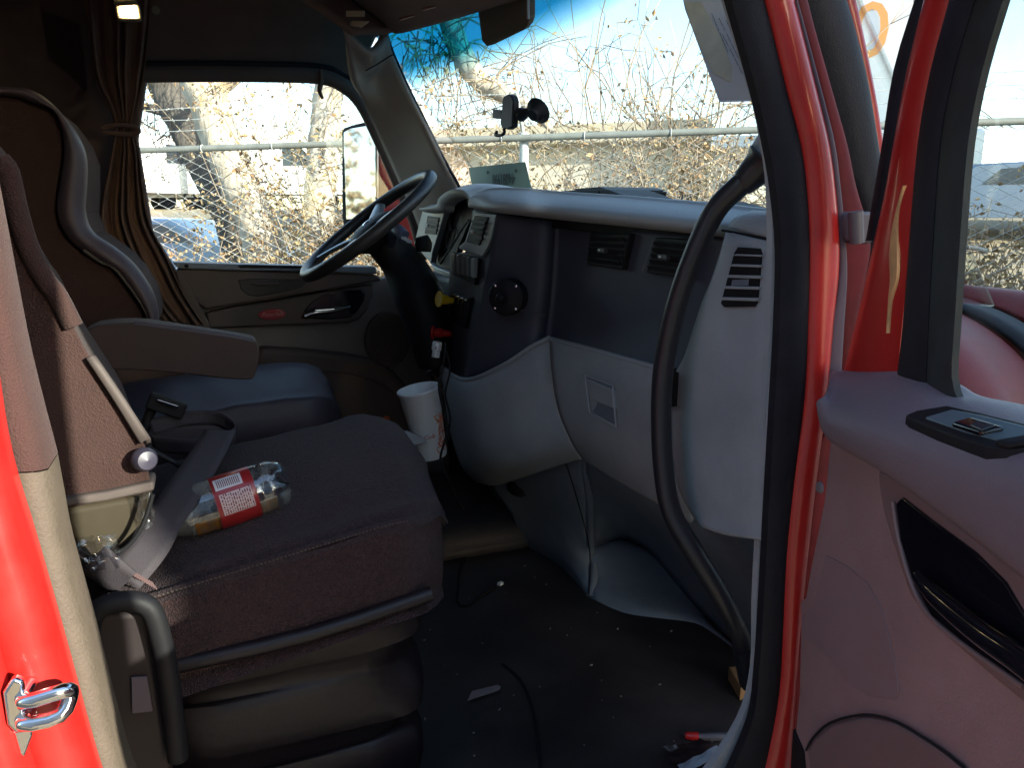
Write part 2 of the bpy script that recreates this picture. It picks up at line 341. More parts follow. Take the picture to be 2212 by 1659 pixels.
# ---- trees
def tree(name, label, stems, bark, loc, group=None, twigs=None, tw_mat=TWIG):
    t = thing(name, label, 'tree', loc, group)
    for i, (nm, pts, rs) in enumerate(stems):
        q = smooth([V(p) for p in pts], 6); q = [p + V((random.uniform(-1, 1), random.uniform(-1, 1), 0)) * rs[0] * .06 for p in q]
        mb = MB(); mb.tube(q, rs, 16)
        c0 = np.array(mb.v); mb.v = [tuple(p) for p in c0 + np.random.uniform(-1, 1, c0.shape) * min(rs) * .05]
        mb.build(nm, bark, t)
    if twigs: twigs.build('crown', tw_mat, t, sm=False)
    return t
def twig_cloud(starts, n, length, droop=0, r=.006, spread=1.0, kids=4, dirn=None):
    mb = MB()
    for i in range(n):
        p = V(random.choice(starts)) + V((random.gauss(0, .1), random.gauss(0, .1), random.gauss(0, .1)))
        d = V((random.gauss(0, spread), random.gauss(0, spread), random.gauss(.2, spread)))
        if dirn: d = d * .6 + V(dirn)
        d.normalize(); L = length * random.uniform(.5, 1.3); pts = [p]
        for j in range(5):
            d = (d + V((random.gauss(0, .22), random.gauss(0, .22), random.gauss(0, .2) - droop))).normalized(); pts.append(pts[-1] + d * L / 5)
        mb.tube(pts, [r, r * .7, r * .4], 4, caps=False)
        for k in range(kids):
            a = random.choice(pts[1:]); e = (d + V((random.gauss(0, .8), random.gauss(0, .8), random.gauss(0, .7) - droop))).normalized(); l = L * random.uniform(.15, .4); b = a + e * l * .5
            mb.tube([a, b, b + (e + V((random.gauss(0, .4), random.gauss(0, .4), random.gauss(0, .4)))).normalized() * l * .5], [r * .5, r * .35, r * .2], 3, caps=False)
    return mb
def dn(p): return V((p.x, p.y, gz(p.x, p.y)))
# pale leaning trunk and the dark one behind it, seen through the driver's window
a = [at(x, y, 'D', d) for x, y, d in ((400, 20, 8.0), (432, 165, 8.0), (484, 315, 8.0), (522, 408, 8.0), (560, 500, 8.0), (590, 640, 8.0))]; a.append(a[-1] + V((.1, 0, -1.2)))
top = at(445, -250, 'D', 8.3)
pt = tree('pale_tree', 'thick pale barked tree leaning left behind the fence', [('trunk', a[::-1] + [at(380, -130, 'D', 8.2), top], [.26, .23, .20, .2, .2, .2, .17, .12]),
     ('limb', [at(470, 190, 'D', 8.0), at(540, 140, 'D', 7.9), at(640, 60, 'D', 7.6), at(760, -40, 'D', 7.2)], [.10, .07, .05, .03])], BARK1, dn(a[-1]),
     twigs=twig_cloud([top, at(640, 60, 'D', 7.6), at(560, 130, 'D', 7.8)], 50, 1.3, .02))
b = [at(x, y, 'D', d) for x, y, d in ((315, 60, 9.2), (350, 170, 9.2), (392, 270, 9.2), (430, 350, 9.2), (468, 420, 9.2), (512, 520, 9.2))]; b.append(b[-1] + V((.2, 0, -1.6)))
tree('dark_tree', 'dark shaded trunk crossing behind the pale leaning tree', [('trunk', b[::-1], [.20, .19, .17, .16, .17, .20, .2]),
     ('limb', [at(385, 250, 'D', 9.2), at(330, 235, 'D', 9.1), at(270, 225, 'D', 9.0)], [.07, .05, .03]),
     ('limb', [at(375, 190, 'D', 9.2), at(430, 110, 'D', 9.3), at(480, 20, 'D', 9.3)], [.09, .08, .05])], BARK2, dn(b[-1]),
     twigs=twig_cloud([at(330, 300, 'D', 9.2), at(360, 320, 'D', 9.2)], 24, .9, .03, r=.007), tw_mat=TWIGD)
# third tree: trunk beside the mirror, limb arching down across the windshield
c = [at(x, y, 'D', 7.6) for x, y in ((735, 20), (712, 180), (700, 300), (690, 430), (685, 560))]; c.append(c[-1] + V((0, 0, -1.3)))
limb = [at(x, y, 'D', d) for x, y, d in ((735, 0, 7.6), (860, -40, 7.2), (950, 10, 6.9), (985, 85, 6.8), (1010, 140, 6.75), (1045, 182, 6.7), (1085, 203, 6.65), (1140, 232, 6.6), (1200, 285, 6.6))]
tw = twig_cloud(limb[2:], 70, .75, .10, r=.007); tw2 = twig_cloud([at(880, 60, 'D', 6.9), at(940, 80, 'D', 6.9), at(1000, 120, 'D', 6.8)], 40, .9, .25, r=.007, dirn=(0, 0, -.7)); tw.add(tw2.v, tw2.f)
tw3 = twig_cloud([at(1420, 330, 'D', 6.6), at(1300, 300, 'D', 6.6), at(1500, 340, 'D', 6.7)], 34, 1.5, -.02, r=.009, dirn=(.1, 0, .9)); tw.add(tw3.v, tw3.f)
tree('arching_tree', 'vine covered tree whose pale limb arches down across the windshield view', [('trunk', c[::-1], [.17, .16, .15, .15, .14, .12]), ('limb', limb, [.12, .11, .10, .10, .10, .085, .07, .05, .025])], BARK1, dn(c[-1]), twigs=tw)

# ---- dry thickets along the fence (each one a shrub)
def shrub(label, spots, height, nst, nleaf, lm, seed, group='dry shrubs and vines along the fence', rad=.45, leaf=.035, topbias=1.0, name='dry_shrub', free=False):
    rnd = random.Random(seed); base = dn(V(spots[len(spots) // 2])); t = thing(name, label, 'shrub', base, group)
    mb = MB(); anchors = []
    for i in range(nst):
        s = V(rnd.choice(spots)); p = V((s.x + rnd.gauss(0, rad * .6), s.y + rnd.gauss(0, rad * .5), 0)); p.z = gz(p.x, p.y) - .05
        if not free and beyond(p) < .12: p += fn * (.14 - beyond(p))
        h = height * rnd.uniform(.45, 1.1); d = V((rnd.gauss(0, .3), rnd.gauss(0, .3), 1)).normalized(); pts = [p]
        for j in range(6):
            d = (d + V((rnd.gauss(0, .28), rnd.gauss(0, .22), rnd.gauss(.04, .15)))).normalized(); q = pts[-1] + d * h / 6
            if not free and beyond(q) < .08: q += fn * (.1 - beyond(q))
            pts.append(q)
        mb.tube(pts, [.009, .006, .003], 4, caps=False); anchors += pts[1:]
        for k in range(7):
            a0 = rnd.choice(pts[1:]); e = V((rnd.gauss(0, 1), rnd.gauss(0, .7), rnd.gauss(.2, .7))).normalized(); l = rnd.uniform(.15, .5); m1 = a0 + e * l * .5; e2 = (e + V((rnd.gauss(0, .5), rnd.gauss(0, .5), rnd.gauss(-.1, .5)))).normalized(); m2 = m1 + e2 * l * .5
            for q in (m1, m2):
                if not free and beyond(q) < .08: q += fn * (.1 - beyond(q))
            mb.tube([a0, m1, m2], [.005, .0035, .002], 3, caps=False); anchors += [m1, m2, m2]
    mb.build('branches', TWIG, t, sm=False)
    A = np.array([tuple(p) for p in anchors]); rs = np.random.RandomState(seed)
    c = A[rs.randint(0, len(A), nleaf)] + rs.normal(0, .045, (nleaf, 3))
    u = rs.normal(0, 1, (nleaf, 3)); u /= np.linalg.norm(u, axis=1)[:, None]; w_ = rs.normal(0, 1, (nleaf, 3)); vv = np.cross(u, w_); vv /= np.linalg.norm(vv, axis=1)[:, None]; nn = np.cross(u, vv)
    sz = rs.uniform(.45, 1.25, (nleaf, 1)) * leaf
    q = np.stack([c - u * sz, c + vv * sz * .55 + nn * sz * .25, c + u * sz, c - vv * sz * .55 + nn * sz * .25], 1).reshape(-1, 3)
    f = [(4 * i, 4 * i + 1, 4 * i + 2, 4 * i + 3) for i in range(nleaf)]
    m = MB(); m.v = [tuple(p) for p in q]; m.f = f; m.mi = list(rs.choice([0, 0, 0, 1, 1, 2], nleaf)) if isinstance(lm, list) else [0] * nleaf
    lo = m.build('leaves', lm, t, sm=False); return t
def sp_px(xs, D): return [at(x, 520, 'D', D) for x in xs]
LM = [LEAF1, LEAF2, LEAF3]
shrub('low tangle of tan leaves at the left end of the driver window', sp_px((330, 380, 430), 7.0), .95, 150, 12000, LM, 1, leaf=.027)
shrub('dense tan thicket at the foot of the pale leaning tree', sp_px((470, 520, 570), 6.9), 1.25, 190, 17000, LM, 2, leaf=.027)
shrub('dense tan thicket beside the truck mirror', sp_px((650, 700, 740, 770), 6.9), 1.9, 200, 19000, LM, 3, leaf=.028)
shrub('tall vine climbing the trunk above the truck mirror', sp_px((715, 745, 780), 7.3), 3.5, 90, 12000, LM, 4, leaf=.028)
shrub('sparse bare thicket behind the phone holder', sp_px((1010, 1080, 1140), 6.7), 2.2, 90, 1700, LM, 5, leaf=.032)
shrub('leafy brown thicket right of the fence post in the windshield', sp_px((1200, 1260, 1320), 6.5), 2.9, 190, 9000, LM, 6, leaf=.025)
shrub('tallest bushy thicket in the middle of the windshield', sp_px((1360, 1420, 1470), 6.4), 3.4, 160, 9500, LM, 7, leaf=.025)
shrub('thin brown thicket behind the upper end of the grab bar', sp_px((1520, 1570, 1640), 6.5), 2.5, 120, 4500, LM, 8, leaf=.026)
shrub('low brown brush under the fence beyond the open door window', sp_px((2090, 2160, 2230), 5.6), 2.15, 120, 13000, LM, 9, leaf=.027)
shrub('low brown brush at the right edge beyond the open door', sp_px((2280, 2350), 5.4), 2.0, 40, 1800, LM, 10, leaf=.027)

shrub('tall bare thicket far behind the truck, seen only in the mirror', [V((-24, y, 0)) for y in (-5, -3, -1, 1, 3, 5, 7)], 7.0, 240, 16000, LM, 12, leaf=.12, rad=1.2, free=True)
# ---- far wood
rnd = random.Random(3); fw = twig_cloud([V((x, 46 + 6 * math.sin(x * .2) - .45 * x, 4.0 + rnd.uniform(-1.5, 2.2))) for x in np.arange(-45, 70, .5)], 900, 4.0, 0, r=.06, kids=5)
tag(fw.build('far_wood', mat('far_twigs', (.26, .22, .17), .9, var=.3, vscale=.4), sm=False), 'distant bare grey brown wood on the skyline', 'wood', kind='stuff')

# ---- cream building with carport behind the thicket
bc = at(1230, 470, 'D', 15); bl = thing('cream_building', 'long low cream building with flat roof behind the thicket', 'building', V((bc.x, bc.y, gz(bc.x, bc.y))))
B0 = at(760, 276, 'D', 16.2); B1 = at(1500, 262, 'D', 14.0); bd = V((B1.x - B0.x, B1.y - B0.y, 0)); BL = bd.length; bd.normalize(); bn = V((bd.y, -bd.x, 0)); bz = B1.z
def bp_(s, z, o=0): return V((B0.x, B0.y, 0)) + bd * s + bn * o + V((0, 0, z))
MB().prism([bp_(0, .6), bp_(BL, .6), bp_(BL, bz - .35), bp_(0, bz - .35)], bn * -6).build('wall', STUCCO, bl, sm=False)
MB().prism([bp_(-.3, bz - .35, .4), bp_(BL + .3, bz - .35, .4), bp_(BL + .3, bz, .4), bp_(-.3, bz, .4)], bn * -7).build('roof', ROOFT, bl, bevel=.02, sm=False)
for i in range(7):
    s = BL * (.09 + i * .135); w_ = MB().prism([bp_(s, 1.7, .03), bp_(s + .9, 1.7, .03), bp_(s + .9, 2.75, .03), bp_(s, 2.75, .03)], bn * -.05).build('window', WPAINT, bl, sm=False)
    for j in (0, 1): MB().prism([bp_(s + .06 + j * .42, 1.76, .05), bp_(s + .42 + j * .42, 1.76, .05), bp_(s + .42 + j * .42, 2.69, .05), bp_(s + .06 + j * .42, 2.69, .05)], bn * -.03).build('pane', DGLASS, w_, sm=False)
k0 = BL + .32; cp = thing('carport', 'white open carport on posts at the end of the cream building', 'carport', bp_(k0 + 1.5, gz(*bp_(k0 + 1.5, 0).xy)))
MB().box(bp_(k0 + 1.6, bz - .45, -1.2), (1.55, 2.0, .10), Matrix.Rotation(math.atan2(bd.y, bd.x), 3, 'Z')).build('roof', WPAINT, cp, bevel=.02, sm=False)
for s in (.15, .42, 2.9):
    for o in (.5, -2.9): MB().box(bp_(k0 + s, (bz - .55 + .5) / 2, o), (.06, .06, (bz - 1.1) / 2), Matrix.Rotation(math.atan2(bd.y, bd.x), 3, 'Z')).build('post', STUCCO, cp, sm=False)
# ---- white trailer with a number
tr0 = at(1700, 330, 'D', 12.5); tr1 = at(2020, 330, 'D', 11.4); td = V((tr1.x - tr0.x, tr1.y - tr0.y, 0)); TL = td.length; td.normalize(); tn = V((td.y, -td.x, 0))
tl = thing('box_trailer', 'tall white box trailer with an orange numeral, seen between pillar and door', 'trailer', V((tr0.x, tr0.y, gz(tr0.x, tr0.y))))
z_b = tr0.z - .15; z_t = at(1900, -160, 'D', 11.8).z
def tp(s, z, o=0): return V((tr0.x, tr0.y, 0)) + td * s + tn * o + V((0, 0, z))
MB().prism([tp(0, z_b), tp(TL, z_b), tp(TL, z_t), tp(0, z_t)], tn * -2.5).build('box', WPAINT, tl, bevel=.03, sm=False)
n0 = atp(*z5(520, 230), tp(0, 0, .012), tn); text('numeral', '0', 1.15, frame(n0, td, (0, 0, 1)), mat('orange_vinyl', (.80, .38, .12), .5), tl)
MB().prism([tp(.1, z_b - .25, -.2), tp(TL - .1, z_b - .25, -.2), tp(TL - .1, z_b, -.2), tp(.1, z_b, -.2)], tn * -2.1).build('chassis', BLACK, tl, sm=False)
for s in (TL * .25, TL * .62):
    MB().lathe([(0, -.15), (.42, -.15), (.48, -.1), (.48, .1), (.42, .15), (.2, .14), (.18, .08), (0, .08)], tp(s, gz(*tp(s, 0).xy) + .48, -.35), tn, 24).build('wheel', TYRE, tl)
    MB().tube([tp(s, z_b - .2, -1.2), tp(s, gz(*tp(s, 0).xy) + .5, -1.2)], .1, 8).build('axle_leg', BLACK, tl)

# ---- unseen trailers added on the camera's side to shade the cab
def add_shade_trailer(label, x0, x1, y0, y1, top, paint, wheels, leg):
    t = thing('parked_trailer', label, 'trailer', ((x0 + x1) / 2, (y0 + y1) / 2, 0), 'unseen trailers added to shade the cab')
    MB().box(((x0 + x1) / 2, (y0 + y1) / 2, (top + 1.15) / 2), ((x1 - x0) / 2, (y1 - y0) / 2, (top - 1.15) / 2)).build('box', paint, t, bevel=.03, sm=False)
    MB().box(((x0 + x1) / 2, (y0 + y1) / 2, .98), ((x1 - x0) / 2 - .1, .5, .15)).build('chassis', BLACK, t, sm=False)
    MB().box(((x0 + x1) / 2, y1 - .1, .75), ((x1 - x0) / 2 - 2.2, .02, .38)).build('side_skirt', paint, t, sm=False)
    for x in wheels:
        for y in (y0 + .2, y1 - .2): MB().lathe([(0, -.14), (.44, -.14), (.5, -.1), (.5, .1), (.44, .14), (.22, .13), (.2, .06), (0, .06)], (x, y, .5), (0, -1 if y < (y0 + y1) / 2 else 1, 0), 28).build('wheel', TYRE, t)
    for y in (y0 + .5, y1 - .5): MB().tube([(leg, y, .85), (leg, y, .05)], .06, 10).build('landing_leg', STEEL, t)
add_shade_trailer('unseen white box trailer added alongside the truck to block the sun, ahead of the door', 2.99, 14.4, -4.1, -1.5, 4.45, WPAINT, (3.8, 5.0), 12)
add_shade_trailer('unseen light grey box trailer added alongside the truck to dim the cab, behind the door', -12, .85, -4.1, -1.5, 4.45, mat('slate_blocker', (.34, .35, .37), .45, var=.1, vscale=2), (-11, -9.8), -1.6)
# ---- parked vehicles beyond the fence
def car(label, p, ang, paint, L=4.3, H=1.42, W=1.75, kind='car', group='vehicles parked beyond the fence'):
    p = dn(V(p)); t = thing('parked_' + kind, label, kind, p, group); M = Matrix.Rotation(ang, 3, 'Z')
    def q(x, y, z): return p + M @ V((x, y, z))
    if kind == 'car':
        prof = [(-.5, .28), (-.5, .6), (-.47, .66), (-.36, .70), (-.22, .97), (-.05, 1.0), (.10, .97), (.24, .72), (.44, .62), (.495, .52), (.5, .28)]
    elif kind == 'van':
        prof = [(-.5, .22), (-.5, .9), (-.47, 1.0), (.18, 1.0), (.25, .96), (.36, .62), (.47, .52), (.5, .42), (.5, .22)]
    else:
        prof = [(-.5, .2), (-.5, .34), (-.08, .34), (-.08, .95), (-.04, 1.0), (.14, 1.0), (.19, .95), (.22, .6), (.46, .55), (.5, .48), (.5, .2)]
    rows = []
    for yy, sc in ((-.5, .93), (-.47, .985), (-.3, 1), (.3, 1), (.47, .985), (.5, .93)):
        rows.append([q(x * L, yy * W, (.62 + (z - .62) * sc if z > .62 else z) * H) for x, z in prof])
    mb = MB().grid(rows); n = len(prof); mb.add(rows[0], [tuple(range(n))]); mb.add(rows[-1], [tuple(range(n))[::-1]]); mb.build('body', paint, t, weld=True, bevel=.02)
    for sy in (-1, 1):
        if kind == 'car': wp = [(-.20, .70), (-.13, .90), (-.03, .93), (.08, .91), (.19, .71)]
        elif kind == 'van': wp = [(.08, .62), (.08, .88), (.20, .88), (.29, .64)]
        else: wp = [(.0, .62), (.0, .88), (.12, .88), (.16, .64)]
        MB().prism([q(x * L, sy * W * .497, z * H) for x, z in wp], M @ V((0, sy * .012, 0))).build('window', DGLASS, t, sm=False)
        for sx in (-.31, .31):
            wq = MB().lathe([(0, -.09), (.27, -.09), (.31, -.06), (.31, .06), (.27, .1), (.2, .1), (.18, .06), (0, .06)], q(sx * L, sy * (W * .5 - .07), .31), M @ V((0, sy, 0)), 18).build('wheel', TYRE, t)
    hx = .5 * L
    for sy in (-.36, .36): MB().box(q(hx * .985, sy * W, .55 * H if kind != 'car' else .56 * H), (.03, .13, .06), M).build('headlight', CHROME, t, sm=False)
    return t
FAZ = math.atan2(fd.y, fd.x)
car('blue car parked behind the fence in the lower left of the window', at(370, 495, 'D', 13.5), FAZ + .1, BLUEP)
car('white van farthest left behind the pale tree', at(300, 440, 'D', 24), FAZ + 1.2, WPAINT, 5.2, 2.2, 2.0, 'van')
car('white pickup right of the farthest left van', at(375, 420, 'D', 26), FAZ - .2, WPAINT, 5.4, 1.85, 1.95, 'truck')
car('white van standing between the pale trunk and the mirror', at(600, 430, 'D', 25), FAZ + .3, WPAINT, 5.0, 2.1, 1.95, 'van')
car('white truck beyond the open door window', at(2160, 425, 'D', 24), FAZ + 1.9, WPAINT, 6.0, 2.4, 2.3, 'truck')
car('orange pickup just left of the white truck beyond the open door', at(2110, 415, 'D', 26), FAZ + .5, mat('orange_paint', (.50, .13, .04), .35, coat=.4), 4.6, 1.7, 1.8, 'truck')
car('dark blue car seen over the brush beyond the open door', at(2170, 455, 'D', 15), FAZ + .1, BLUEP, 4.6, 1.4, 1.8)
car('white truck behind on the driver side, seen only in the mirror', V((-15, 1.6, 0)), 0.15, WPAINT, 6.0, 2.6, 2.3, 'truck')

# ================================================================== THE TRUCK CAB
FLOOR = 1.2; YN, YF = .86, 2.84                      # floor height, inner faces of the passenger and driver sides
cab = thing('truck_cab', 'red truck cab shell with dark headliner, black door seal and tinted windshield', 'truck', (.3, 1.85, 0))
MB().box((.0, 1.86, FLOOR - .03), (1.35, 1.03, .03)).build('floor_mat', MATF, cab, bevel=.01)
MB().box((-.2, 1.87, 3.06), (1.0, 1.07, .03)).build('roof', HEADL, cab, bevel=.01)
MB().box((-1.34, 1.86, 2.1), (.03, 1.03, .95)).build('rear_wall', HEADL, cab, sm=False)
MB().box((-.80, .87, 2.15), (.56, .03, .95)).build('sleeper_side', HEADL, cab, sm=False)
# driver side wall above and behind the window
hp = [(-140, -120), (240, -120), (880, -120), (866, 60), (815, 75), (770, 170), (735, 160), (690, 150), (500, 145), (320, 146), (298, 300), (330, 500), (390, 600), (470, 800), (470, 1250), (-140, 1250)]
slab('side_panel', hp, 'Y', YF, (0, .05, 0), HEADL, cab, bevel=.012)
MB().box((-.85, YF + .03, 2.05), (.55, .03, 1.0)).build('sleeper_side', HEADL, cab, sm=False)
wf = [(310, 158), (420, 157), (560, 158), (690, 163), (742, 182), (782, 220), (820, 295), (862, 390), (900, 480), (918, 560)]
MB().tube(smooth(P(wf, 'Y', YF - .015), 4), .018, 10, flat=1.6).build('window_frame', DTRIM, cab)
MB().tube(smooth(P([(x + 10 if i > 4 else x, y - 20 if i < 6 else y - 8) for i, (x, y) in enumerate(wf)], 'Y', YF - .02), 4), .010, 8).build('window_seal', RUBBER, cab)
# windshield pillar on the driver side
pl = [[(742, 60), (800, 110), (832, 70)], [(762, 170), (800, 165), (848, 118)], [(790, 225), (835, 215), (885, 200)], [(830, 310), (875, 300), (925, 280)], [(868, 395), (915, 375), (960, 350)], [(902, 470), (945, 440), (990, 405)], [(930, 560), (960, 520), (1010, 460)]]
PX = [(.42, .50, .56), (.46, .53, .59), (.52, .58, .64), (.60, .65, .69), (.67, .71, .74), (.73, .76, .80), (.78, .80, .84)]
patch('pillar_cover', [[at(*p, 'X', x - .0) for p, x in zip(r, q)] for r, q in zip(pl, PX)], TRIM, cab, solid=.02)
MB().tube(smooth([at(*p, 'X', x - .012) for p, x in zip([(790, 152), (815, 138), (840, 122), (849, 117)], [.51, .545, .575, .585])], 4), .0022, 6).build('cover_seam', BLACK, cab)
MB().tube(smooth([at(r[2][0] + 1, r[2][1], 'X', q[2] + .004) for r, q in zip(pl, PX)], 4), .008, 8).build('glass_seal', RUBBER, cab)
# red jamb strip seen past the driver window
slab('jamb_panel', [(818, 300), (860, 400), (905, 500), (912, 600), (890, 640), (818, 480)], 'Y', YF + .13, (0, .04, 0), RED, cab, bevel=.006)
MB().tube(P([(905, 455), (912, 520), (918, 585)], 'Y', YF - .005), .007, 8).build('lit_door_edge', BARE_LIT, cab)  # orange line painting the lit edge beside the driver door
# windshield header, visor shelf and glass
hb = [at(748, 70, 'X', .42), at(800, 68, 'X', .50), at(845, 66, 'X', .575), at(900, 52, 'X', .60), at(1000, 22, 'X', .615), at(1090, -8, 'X', .62), at(1300, -70, 'X', .62), at(1520, -130, 'X', .60), at(1640, -160, 'X', .58)]
patch('windshield_header', [[p + V((.02, 0, -.0)) for p in hb], [p + V((-.06, 0, .05)) for p in hb], [V((p.x - .22, p.y, min(p.z + .14, 3.0))) for p in hb], [V((p.x - .5, p.y, 3.05)) for p in hb]], HEADL, cab, solid=.02)
slab('sticker', [w2(408, 95), w2(570, 97), w2(568, 148), w2(408, 150)], 'X', .40, (.003, 0, 0), mat('label_paper', (.36, .30, .24), .7), cab, bevel=0)
slab('sticker', [w2(400, 225), w2(470, 190), w2(612, 195), w2(545, 250)], 'X', .43, (.003, 0, 0), mat('label_paper2', (.40, .34, .29), .6), cab, bevel=0)
slab('marker_lens', [w2(890, 160), w2(1030, 128), w2(1035, 145), w2(900, 185)], 'X', .535, (.006, 0, 0), mat('dull_red_lens', (.20, .03, .02), .4), cab)
slab('marker_lens', [w2(1085, 80), w2(1200, 45), w2(1240, 60), w2(1130, 95)], 'X', .54, (.006, 0, 0), mat('dull_red_lens', (.20, .03, .02), .4), cab)
GX = lambda z: .62 + (2.83 - z) * .78
gl = [[V((GX(z) + .13 * (1 - ((y - 1.86) / .95) ** 2), y, z)) for y in (.90, 1.1, 1.4, 1.86, 2.3, 2.6, 2.84)] for z in (2.06, 2.3, 2.5, 2.7, 2.86, 2.98)]
cols = [smooth(r, 4) for r in gl]; MB().grid(cols).build('windshield', GLASSW, cab, solid=.006)
MB().prism(P([(325, 150), (700, 150), (790, 215), (860, 370), (915, 560), (915, 620), (400, 600), (295, 300)], 'Y', YF + .03), (0, .005, 0)).build('driver_window_glass', GLASS, cab, sm=False)
# --- passenger side pillar: trim, seal, painted jamb
ribbon('pillar_trim', [(1560, 1590, -60), (1572, 1606, 0), (1632, 1662, 202), (1654, 1682, 310), (1666, 1700, 404), (1668, 1700, 540), (1664, 1690, 700), (1655, 1685, 860), (1643, 1675, 1116), (1634, 1666, 1300), (1630, 1660, 1450), (1600, 1640, 1560), (1520, 1580, 1680), (1480, 1560, 1720)], 'Y', .885, GREY, cab, .003, .012)
ribbon('door_seal', [(1555, 1640, -80), (1580, 1659, 0), (1636, 1708, 202), (1660, 1737, 310), (1676, 1749, 404), (1688, 1756, 540), (1684, 1755, 700), (1675, 1745, 860), (1660, 1722, 1116), (1650, 1706, 1300), (1640, 1696, 1450), (1625, 1690, 1560), (1570, 1662, 1690), (1540, 1640, 1740)], 'Y', .86, RUBBER, cab, .010, .014)
ribbon('painted_jamb', [(1630, 1700, -60), (1655, 1716, 0), (1705, 1767, 202), (1733, 1792, 310), (1746, 1805, 404), (1752, 1814, 515), (1751, 1812, 600), (1748, 1800, 700), (1741, 1785, 860), (1718, 1764, 1030), (1700, 1745, 1200), (1692, 1726, 1373), (1684, 1716, 1500), (1654, 1708, 1659), (1630, 1690, 1740)], 'Y', .85, RED, cab, .012, .05)
ribbon('jamb_flange', [(1712, 1722, 0), (1763, 1776, 202), (1788, 1803, 310), (1802, 1815, 404), (1812, 1826, 515), (1812, 1830, 600), (1798, 1824, 700), (1784, 1815, 860)], 'Y', .845, mat('grey_sealer', (.10, .07, .09), .6, spec=.2), cab, .004, .02)
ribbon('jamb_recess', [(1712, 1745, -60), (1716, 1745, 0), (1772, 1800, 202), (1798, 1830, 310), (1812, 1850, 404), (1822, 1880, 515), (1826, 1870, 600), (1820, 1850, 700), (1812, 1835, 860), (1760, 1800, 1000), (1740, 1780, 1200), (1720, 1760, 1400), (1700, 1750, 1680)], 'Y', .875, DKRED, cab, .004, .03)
ribbon('outer_pillar', [(1700, 1800, -60), (1735, 1830, 0), (1785, 1870, 150), (1815, 1890, 260), (1845, 1912, 400), (1870, 1930, 520), (1862, 1925, 640), (1850, 1905, 760)], 'Y', .90, RUBBER, cab, .012, .06)
ribbon('painted_pillar', [(1795, 1828, -60), (1820, 1849, 0), (1856, 1881, 150), (1876, 1901, 260), (1895, 1920, 400), (1905, 1930, 500)], 'Y', .94, RED, cab, .006, .06)
hg = MB().prism(P([z5(365, 1500), z5(430, 1470), z5(560, 1470), z5(560, 1659), z5(540, 1700), z5(375, 1680)], 'Y', .83), (0, .04, 0)); hg.build('door_hinge', mat('painted_hinge', (.10, .085, .10), .5, var=.2), cab, bevel=.006)
MB().tube([at(*z5(420, 1470), 'Y', .825), at(*z5(430, 1690), 'Y', .825)], .010, 12).build('hinge_pin', mat('painted_hinge', (.10, .085, .10), .5), cab)
# --- door pillar behind the seat: red jamb with striker, tan trim
ribbon('rear_jamb', [(-170, -60, 600), (-150, -30, 820), (-120, 3, 1010), (-70, 60, 1200), (-20, 118, 1400), (60, 190, 1659), (95, 222, 1760)], 'Y', .82, RED, cab, .014, .05)
ribbon('rear_jamb_edge', [(-280, -160, 600), (-240, -140, 820), (-210, -110, 1010), (-160, -60, 1200), (-110, -8, 1400), (-40, 70, 1659), (0, 105, 1760)], 'Y', .80, RED, cab, .02, .06)
ribbon('rear_pillar_trim', [(5, 104, 1015), (28, 120, 1100), (55, 140, 1200), (112, 195, 1400), (185, 262, 1659), (215, 300, 1760)], 'Y', .885, TAN, cab, .012, .06)
ribbon('rear_pillar_shade', [(-160, -50, 300), (-90, 0, 560), (-45, 45, 785), (5, 104, 1012)], 'Y', .888, BACKF, cab, .012, .06)  # upper pillar trim in dark cloth colour, standing in for shade
MB().box((-.33, .92, 2.5), (.12, .05, .55)).build('rear_pillar_upper', HEADL, cab, bevel=.02)
MB().box((-.31, .93, 1.6), (.12, .03, .42)).build('rear_pillar_lower', DTRIM, cab, bevel=.02)
st = MB(); a0, a1 = at(*y3(120, 1330), 'Y', .775), at(*y3(315, 1275), 'Y', .775); b0, b1 = at(*y3(120, 1440), 'Y', .775), at(*y3(300, 1400), 'Y', .775)
st.tube([a0 + V((0, .03, 0)), a0, a1, a1 + V((.004, .01, -.01)), b1, b0, b0 + V((0, .03, 0))], .0075, 12, k=3)
sk = st.build('striker_loop', CHROME, cab)
MB().prism(P([y3(10, 1290), y3(60, 1210), y3(120, 1230), y3(125, 1480), y3(75, 1500), y3(30, 1450)], 'Y', .782), (0, .012, 0)).build('striker_plate', CHROME, cab, bevel=.004)
MB().prism(P([y3(60, 1480), y3(160, 1460), y3(165, 1500), y3(120, 1620), y3(95, 1600)], 'Y', .79), (0, .012, 0)).build('striker_bracket', CHROME, cab, bevel=.004)
# --- sills, tunnel, firewall behind the dash
MB().box((.1, .90, FLOOR - .02), (.75, .05, .10)).build('door_sill', DTRIM, cab, bevel=.03)
MB().box((.1, .86, FLOOR - .25), (.72, .04, .22)).build('step_panel', RED, cab, bevel=.02)
MB().box((1.25, 1.86, 1.46), (.03, .86, .38)).build('firewall', BLACK, cab, sm=False)
MB().box((.75, 2.36, FLOOR + .03), (.40, .30, .06)).build('engine_tunnel', MATF, cab, bevel=.06, seg=4)
MB().box((-.2, YN + .98, FLOOR - .35), (1.15, .96, .27)).build('cab_underside', BLACK, cab, sm=False)
MB().box((.9, 2.62, 1.62), (.06, .26, .42)).build('driver_kick_panel', BLACK, cab, bevel=.02)
